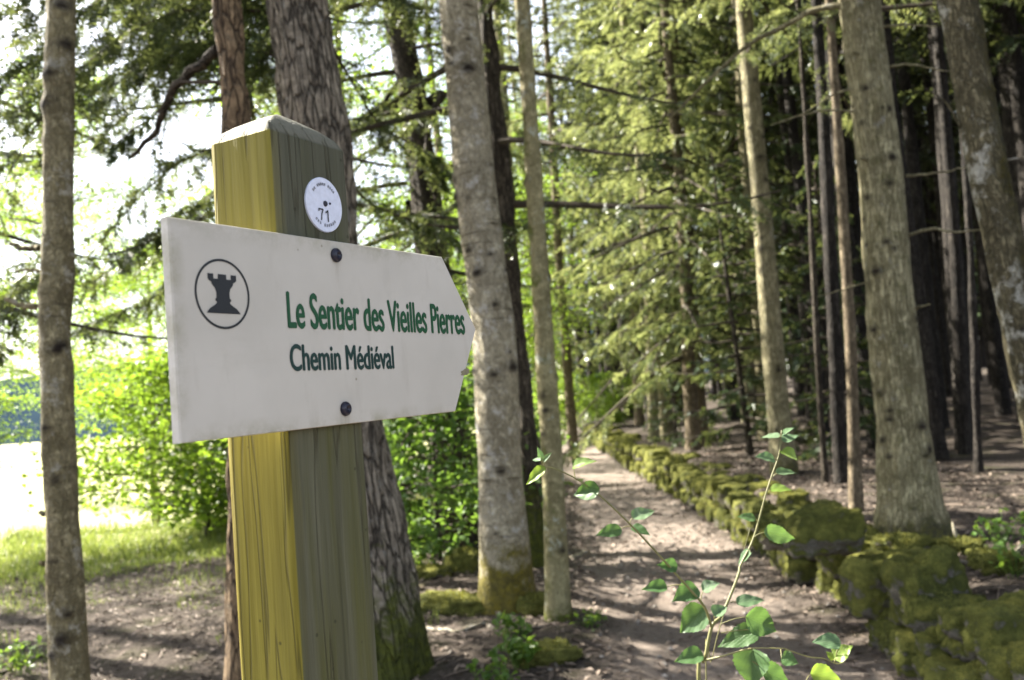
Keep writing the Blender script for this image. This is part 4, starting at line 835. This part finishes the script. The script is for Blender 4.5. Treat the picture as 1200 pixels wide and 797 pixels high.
    c = t.mix(t.math('MULTIPLY', ed, t.ramp(t.noise(tc, 35, 5, 0.7), 0.42, 0.7, 0.0, 0.7)), c, (0.23, 0.21, 0.12))
    sm = t.noise(t.scale(tc, (0.6, 1, 1.4)), 6, 6, 0.7); c = t.mix(t.ramp(sm, 0.52, 0.72, 0, 0.35), c, (0.34, 0.315, 0.26))
    white = t.done(t.bsdf(c, 0.42, t.bump(n2, 0.0003, 0.4), 0.4))
    out = [(-0.003, -0.0904), (0.4010, -0.0868), (0.4606, 0.0115), (0.3955, 0.0953), (-0.003, 0.0905)]; tk = 0.010
    def inset(pts, d):
        c0 = np.mean(pts, axis=0); return [tuple(np.array(p) + (c0 - np.array(p)) / np.linalg.norm(c0 - np.array(p)) * d) for p in pts]
    o = np.array(out); i1 = np.array(inset(out, 0.0016)); L_ = [np.c_[i1[:, 0], np.full(5, 0.0), i1[:, 1]], np.c_[o[:, 0], np.full(5, 0.0014), o[:, 1]], np.c_[o[:, 0], np.full(5, tk - 0.001), o[:, 1]], np.c_[i1[:, 0], np.full(5, tk), i1[:, 1]]]
    V = np.concatenate(L_); mb = MB(); Fq = [[a * 5 + b, a * 5 + (b + 1) % 5, a * 5 + 5 + (b + 1) % 5, a * 5 + 5 + b] for a in range(3) for b in range(5)]
    mb.add(V - off, Fq); mb.F += [np.array([[4, 3, 2, 1, 0]]), np.array([[15, 16, 17, 18, 19]])]; mb.M += [0, 0]
    board = mb.obj('arrow_board', white, root, False)
    # --- paints
    def paint(nm, col, rough=0.4):
        t = NT(nm); n_ = t.noise(t.n('TexCoord').outputs['Object'], 200, 3); return t.done(t.bsdf(t.mix(n_, tuple(q * 0.8 for q in col), tuple(q * 1.2 for q in col)), rough, None, 0.4))
    GREEN = paint('green_letter_paint', (0.001, 0.066, 0.02)); TEAL = paint('dark_teal_paint', (0.002, 0.030, 0.025)); BLACK = paint('black_paint', (0.007, 0.008, 0.011)); BOLT = paint('black_bolt_plastic', (0.012, 0.012, 0.026), 0.3)
    def text(nm, s, xa, xb, base, cap, mat, depth=-0.0004, bold=0.02, par=board):
        c = bpy.data.curves.new(nm, 'FONT'); c.body = s; c.size = 1; c.offset = 0.0
        o_ = bpy.data.objects.new('t', c); COL.objects.link(o_); bpy.context.view_layer.update(); me = bpy.data.meshes.new_from_object(o_.evaluated_get(bpy.context.evaluated_depsgraph_get())); bpy.data.objects.remove(o_)
        v = np.array([q.co[:] for q in me.vertices]); w0, w1 = v[:, 0].min(), v[:, 0].max(); mb = MB()
        for k, sh in enumerate((-bold, -bold / 3, bold / 3, bold, 0.001, -0.001) if bold else (0,)):      # strokes thickened sideways, as in a condensed bold face
            q = np.stack([xa + (v[:, 0] + sh - w0 + bold) / (w1 - w0 + 2 * bold) * (xb - xa), np.full(len(v), depth - 0.00004 * k), base + (v[:, 1] + (0.016 if k == 4 else -0.016 if k == 5 else 0) * (bold > 0)) / 0.729 * cap], -1) - off; n0 = mb.n
            for nvx in (3, 4):
                f = [list(p.vertices) for p in me.polygons if len(p.vertices) == nvx]
                if f: mb.F.append(np.array(f) + n0); mb.M.append(0)
            mb.V.append(q); mb.n += len(q)
        return mb.obj(nm, mat, par, False)
    text('lettering', 'Le Sentier des Vieilles Pierres', 0.1262, 0.4338, 0.0050, 0.0347, GREEN, bold=0.034)
    text('lettering', 'Chemin Médiéval', 0.1262, 0.2857, -0.0347, 0.0252, TEAL, bold=0.034)
    # --- emblem: ring with a chess rook
    mb = MB(); cx, cz = 0.0498, 0.0312; a = np.linspace(0, 2 * math.pi, 97)[:-1]; 
    for r0, r1 in ((0.0278, 0.0299),):
        V = np.concatenate([np.c_[cx + r * 1.02 * np.cos(a), np.full(96, -0.0004), cz + r * np.sin(a)] for r in (r0, r1)]); j = np.arange(96); mb.add(V - off, np.stack([j, (j + 1) % 96, 96 + (j + 1) % 96, 96 + j], -1))
    half = [(0.0, -0.0138), (0.0192, -0.0138), (0.0182, -0.0125), (0.0150, -0.0100), (0.0098, -0.0076), (0.0076, -0.0062), (0.0076, -0.0050), (0.0090, -0.0046), (0.0090, -0.0032), (0.0076, -0.0026), (0.0074, 0.0012), (0.0086, 0.0046), (0.0110, 0.0066), (0.0122, 0.0078), (0.0122, 0.0090), (0.0150, 0.0102), (0.0162, 0.0112), (0.0162, 0.0152), (0.0098, 0.0152), (0.0098, 0.0116), (0.0048, 0.0116), (0.0048, 0.0152), (0.0, 0.0152)]
    pts = half + [(-p[0], p[1]) for p in reversed(half[1:-1])]; V = np.array([(cx + p[0] * 0.98, -0.0004, cz - 0.0008 + p[1] * 1.15) for p in pts]) - off; mb.add(V, [list(range(len(pts)))[::-1]])
    em = mb.obj('emblem', BLACK, board, False)
    def bolt(x, z):
        mb = MB(); prof = [(0.0070, 0.0), (0.0073, 0.0012), (0.0068, 0.0028), (0.0055, 0.0042), (0.0036, 0.0050), (0.0029, 0.0050), (0.0026, 0.0032), (0.0, 0.0032)]; a = np.arange(20) * 2 * math.pi / 20
        V = np.concatenate([np.c_[x + r * np.cos(a), np.full(20, -d - 0.0001), z + r * np.sin(a)] for r, d in prof]); n_ = len(prof); i = np.arange(n_ - 1)[:, None] * 20; j = np.arange(20)[None]; k2 = (j + 1) % 20
        mb.add(V - off, np.stack([i + j, i + k2, i + 20 + k2, i + 20 + j], -1).reshape(-1, 4)); mb.obj('bolt', BOLT, board)
    bolt(0.2004, 0.0785); bolt(0.1998, -0.0735)
    # worn grey-brown patch near the arrow tip
    t = NT('worn_patch_dirt'); worn = t.done(t.bsdf(t.mix(t.noise(t.n('TexCoord').outputs['Object'], 300, 4), (0.10, 0.09, 0.05), (0.32, 0.29, 0.2)), 0.8))
    a = np.linspace(0, 2 * math.pi, 25)[:-1]; r = 0.0065 * (1 + 0.35 * vn(np.c_[np.cos(a) * 2, np.sin(a) * 2, 0 * a], 4)); V = np.c_[0.4270 + r * 1.6 * np.cos(a), np.full(24, -0.0004), -0.0415 + r * 0.62 * np.sin(a) + 0.2 * r * np.cos(a)]
    mb = MB(); mb.add(V - off, [list(range(24))[::-1]]); mb.obj('worn_patch', worn, board, False)
    # --- marker disc
    DW = paint('white_disc_plastic', (0.62, 0.66, 0.80), 0.35); cx, cz, R_ = 0.1995, 0.1305, 0.0276; yb = y0 + 0.0005; a = np.arange(48) * 2 * math.pi / 48; prof = [(R_, yb), (R_, yb - 0.0018), (R_ - 0.0006, yb - 0.0024)]; mb = MB()
    V = np.concatenate([np.c_[cx + r * 0.98 * np.cos(a), np.full(48, y), cz + r * np.sin(a)] for r, y in prof]); i = np.arange(2)[:, None] * 48; j = np.arange(48)[None]; k2 = (j + 1) % 48
    mb.add(V - off, np.stack([i + j, i + k2, i + 48 + k2, i + 48 + j], -1).reshape(-1, 4)); mb.F.append(np.arange(96, 144)[None]); mb.M.append(0); disc = mb.obj('marker_disc', DW, root, False); yd = yb - 0.0028
    mb = MB()      # 71 in plain strokes
    def strokes(pl, w):
        pl = np.array(pl, float)
        for a_, b_ in zip(pl[:-1], pl[1:]):
            d_ = (b_ - a_) / np.linalg.norm(b_ - a_); q_ = np.array([-d_[1], d_[0]]) * w; e_ = d_ * w * 0.7
            V = np.array([a_ - e_ - q_, b_ + e_ - q_, b_ + e_ + q_, a_ - e_ + q_]); mb.add(np.c_[cx + V[:, 0], np.full(4, yd - 0.00005 * len(mb.V)), cz + V[:, 1]] - off, [[0, 1, 2, 3]])
    strokes([(-0.0096, -0.0068), (-0.0094, -0.0052), (-0.0034, -0.0052), (-0.0056, -0.0100), (-0.0066, -0.0158)], 0.00075); strokes([(0.0006, -0.0078), (0.0036, -0.0056), (0.0036, -0.0164)], 0.00075)
    mb.obj('lettering', BLACK, disc, False)
    mb = MB(); rg = np.random.default_rng(3)      # the tiny unreadable print round the rim
    for a0, a1, nn in ((38, 142, 14), (228, 312, 10)):
        for q in np.linspace(a0, a1, nn):
            if rg.random() < 0.12: continue
            q = math.radians(q); tx, tz = -math.sin(q), math.cos(q); 
            for s_, hh in ((-0.0006, 0.0015), (0.0006, 0.0011 + 0.0005 * rg.random())):
                c0 = np.array([cx + 0.0208 * 0.98 * math.cos(q) + tx * s_, cz + 0.0208 * math.sin(q) + tz * s_]); rd = np.array([math.cos(q), math.sin(q)]); tt = np.array([tx, tz]) * 0.00028
                V = np.array([c0 - tt - rd * hh, c0 + tt - rd * hh, c0 + tt + rd * hh, c0 - tt + rd * hh]); mb.add(np.c_[V[:, 0], np.full(4, yd), V[:, 1]] - off, [[0, 1, 2, 3]])
    mb.obj('rim_print', BLACK, disc, False)
    for x, z, r in ((cx + 0.0008, cz + 0.0012, 0.0030), (cx + 0.0076, cz + 0.0022, 0.0012)):
        mb = MB(); prof = [(r, 0.0), (r * 0.9, 0.0010), (r * 0.5, 0.0015), (r * 0.3, 0.0008), (0, 0.0008)]; a = np.arange(14) * 2 * math.pi / 14; V = np.concatenate([np.c_[x + q * np.cos(a), np.full(14, yd + 0.0003 - d), z + q * np.sin(a)] for q, d in prof]); i = np.arange(4)[:, None] * 14; j = np.arange(14)[None]; k2 = (j + 1) % 14
        mb.add(V - off, np.stack([i + j, i + k2, i + 14 + k2, i + 14 + j], -1).reshape(-1, 4)); mb.obj('screw', BOLT, disc)
signpost()

# ------------------------------------------------------------------ aspen sapling in the foreground
def sapling():
    Y = 1.55; base = at(822, 797, Y); base = np.array([base[0] - 0.06, Y, gz(base[0] - 0.06, Y)]); root = thing('aspen_sapling', 'leggy aspen sapling with two thin stems in front of the path', 'sapling', tuple(base))
    t = NT('sapling_stem'); c = t.mix(t.noise(t.n('TexCoord').outputs['Object'], 60, 3), (0.10, 0.115, 0.035), (0.22, 0.19, 0.08)); SM = t.done(t.bsdf(c, 0.5, None, 0.4))
    def W_(pts, dz): return np.array([at(p[0], p[1], Y + d) for p, d in zip(pts, dz)]) - base
    def stem(P, r0, r1, nm='stem', n=40): 
        mb = MB(); P = spline(P, n); tube(mb, P, np.linspace(r0, r1, n), 8); mb.obj(nm, SM, root); return P
    A = [(819, 805), (826, 774), (834, 735), (845, 722), (856, 698), (866, 672), (868, 662), (883, 631), (897, 581), (905, 556), (913, 532), (916, 504)]
    PA = W_(A, np.linspace(0, 0.06, len(A))); PA = np.vstack([np.zeros(3), PA[0] * [0.6, 1, 0.5], PA]); PA[1][2] = PA[2][2] * 0.5
    stem(PA, 0.0040, 0.0008, n=70)
    B = [(834, 735), (826, 712), (808, 690), (788, 668), (771, 649), (739, 615), (703, 581), (675, 561), (652, 550), (637, 546), (634, 536)]; stem(W_(B, np.linspace(0.0, -0.12, len(B))), 0.0023, 0.0007)
    Cc = [(826, 774), (850, 768), (880, 760), (919, 760)]; stem(W_(Cc, [0, -0.02, -0.04, -0.05]), 0.0018, 0.0008, n=16)
    D = [(828, 815), (834, 775), (845, 730), (862, 680), (879, 619)]; PD = W_(D, [0.05, 0.05, 0.05, 0.06, 0.07]); stem(np.vstack([[0.02, 0.02, 0], PD]), 0.0013, 0.0005, n=30)
    E_ = [(919, 760), (948, 770), (966, 772), (980, 778), (990, 776)]; stem(W_(E_, [-0.05, -0.02, 0, 0, 0]), 0.0012, 0.0008, n=14)
    # leaf blade: deltoid with a drawn out tip and toothed edge; lc = (side, along)
    def blade(bp, tp, wpx, roll, mat, seed, cup):
        r2 = np.random.default_rng(seed); ax = tp - bp; L = np.linalg.norm(ax); ax = ax / L; view = -nrm((bp + base - ORG)[None])[0]
        up = nrm((view * math.cos(roll) + np.cross(ax, view) * math.sin(roll))[None])[0]; sd = nrm(np.cross(ax, up)[None])[0]; nn = np.cross(sd, ax); w = wpx * Y / F_PX / 2 / max(0.35, abs(math.cos(roll)))
        nv, nu = 26, 11; v = np.linspace(0, 1, nv); prof = np.interp(v, [0, 0.04, 0.12, 0.22, 0.35, 0.5, 0.65, 0.8, 0.9, 1.0], [0.02, 0.42, 0.80, 0.97, 1.0, 0.88, 0.66, 0.36, 0.17, 0.0])
        prof = prof * (1 + 0.05 * np.sin(v * 58 + seed)); u = np.linspace(-1, 1, nu); Vv, Uu = np.meshgrid(v, u, indexing='ij'); Pw = prof[:, None] * Uu
        back = 0.05 * L * (1 - np.cos(Uu * 1.4)) * (Vv < 0.25) * -1
        cu = cup * w * (np.abs(Uu) ** 1.5) * prof[:, None] + 0.05 * w * np.sin(Vv * 17 + Uu * 3 + seed) * np.abs(Uu) - 0.16 * L * (Vv - 0.2) ** 2 * r2.uniform(0.2, 1.5)
        P = bp + (ax * ((Vv * L + back))[..., None] + sd * (Pw * w)[..., None] + nn * cu[..., None]); V = P.reshape(-1, 3)
        i = np.arange(nv - 1)[:, None] * nu + np.arange(nu - 1)[None]; mb = MB(); lc = np.stack([Pw, Vv, 0 * Vv + seed * 0.1], -1).reshape(-1, 3)
        mb.add(V, np.stack([i, i + 1, i + nu + 1, i + nu], -1).reshape(-1, 4), 0, lc=lc, rnd=np.full(len(V), r2.random())); return mb
    LV = [((918, 517), (936, 508), 11, 0.9, 'P', (916, 520)), ((913, 512), (891, 511), 7, 1.1, 'P', (915, 514)), ((917, 508), (929, 501), 6, 0.6, 'P', (916, 507)), ((917, 528), (934, 539), 13, 0.7, 'Y', (913, 532)), ((907, 538), (886, 533), 11, 0.9, 'P', (911, 540)), ((911, 555), (935, 551), 10, 0.9, 'P', (905, 560)), ((903, 573), (928, 573), 10, 0.8, 'Y', (898, 577)),
          ((885, 608), (864, 604), 10, 0.8, 'G', (888, 612)), ((897, 624), (934, 631), 22, 0.4, 'G', (884, 629)), ((880, 648), (862, 661), 11, 0.8, 'P', (878, 645)), ((864, 707), (897, 700), 15, 0.7, 'P', (856, 706)), ((875, 723), (911, 740), 33, 0.2, 'G', (845, 731)), ((888, 738), (840, 758), 26, 0.3, 'G', (845, 742)), ((882, 762), (880, 806), 42, 0.15, 'G', (880, 760)), ((894, 786), (928, 800), 26, 0.4, 'G', (882, 775)), ((916, 772), (936, 777), 18, 0.5, 'G', (915, 761)),
          ((951, 790), (990, 799), 26, 0.4, 'Y', (945, 797)), ((984, 753), (952, 750), 18, 0.6, 'P', (978, 777)), ((978, 771), (999, 756), 19, 0.4, 'Y', (979, 778)), ((977, 773), (968, 763), 8, 0.3, 'Y', (979, 777)), ((823, 767), (790, 775), 20, 0.5, 'G', (826, 774)), ((826, 714), (795, 742), 33, 0.2, 'G', (833, 733)), ((816, 689), (788, 704), 24, 0.3, 'G', (814, 697)), ((824, 692), (843, 682), 14, 0.7, 'P', (821, 706)), ((838, 722), (852, 710), 16, 0.6, 'P', (836, 731)),
          ((793, 664), (770, 662), 16, 0.4, 'G', (786, 666)), ((781, 688), (752, 690), 15, 0.6, 'G', (800, 686)), ((741, 617), (762, 626), 11, 0.6, 'G', (740, 616)), ((742, 607), (768, 596), 15, 0.7, 'P', (738, 613)), ((727, 620), (698, 627), 15, 0.5, 'G', (741, 617)), ((702, 574), (671, 580), 21, 0.3, 'G', (700, 578)), ((672, 547), (697, 538), 10, 0.8, 'Y', (674, 560)), ((639, 549), (616, 568), 12, 0.6, 'Y', (641, 548)), ((634, 540), (630, 523), 7, 0.5, 'P', (635, 543)), ((637, 540), (647, 530), 5, 0.5, 'P', (636, 543)), ((633, 540), (623, 538), 5, 0.7, 'P', (635, 543))]
    mats = {'G': SAP, 'Y': SAP_Y, 'P': SAP_P}
    for i, (b, tp, w, roll, k, st) in enumerate(LV):
        f = 0.06 * (1 - (st[1] - 500) / 300) if st[0] > 850 else (-0.12 * (830 - st[0]) / 200 if st[0] < 826 else 0.0)
        if st[0] > 915 and st[1] > 700: f = -0.02
        rr_ = np.random.default_rng(i + 11); bp = at(b[0], b[1], Y + f + rr_.normal() * 0.008) - base; tpw = at(tp[0], tp[1], Y + f + rr_.normal() * 0.012 + (0.010 if rr_.random() < 0.5 else -0.010)) - base
        sgn = 1 if (tp[0] < b[0]) else -1
        mb = blade(bp, tpw, w * 0.98, roll * sgn, mats[k], i, rr_.uniform(0.15, 0.6)); lf = mb.obj('leaf', mats[k], root)
        sp_ = at(st[0], st[1], Y + f) - base; ms = MB(); tube(ms, spline(np.array([sp_, (sp_ + bp) / 2 + [0, 0, 0.002], bp]), 6), np.linspace(0.0009, 0.0006, 6), 5); ms.obj('petiole', SM, lf)
sapling()
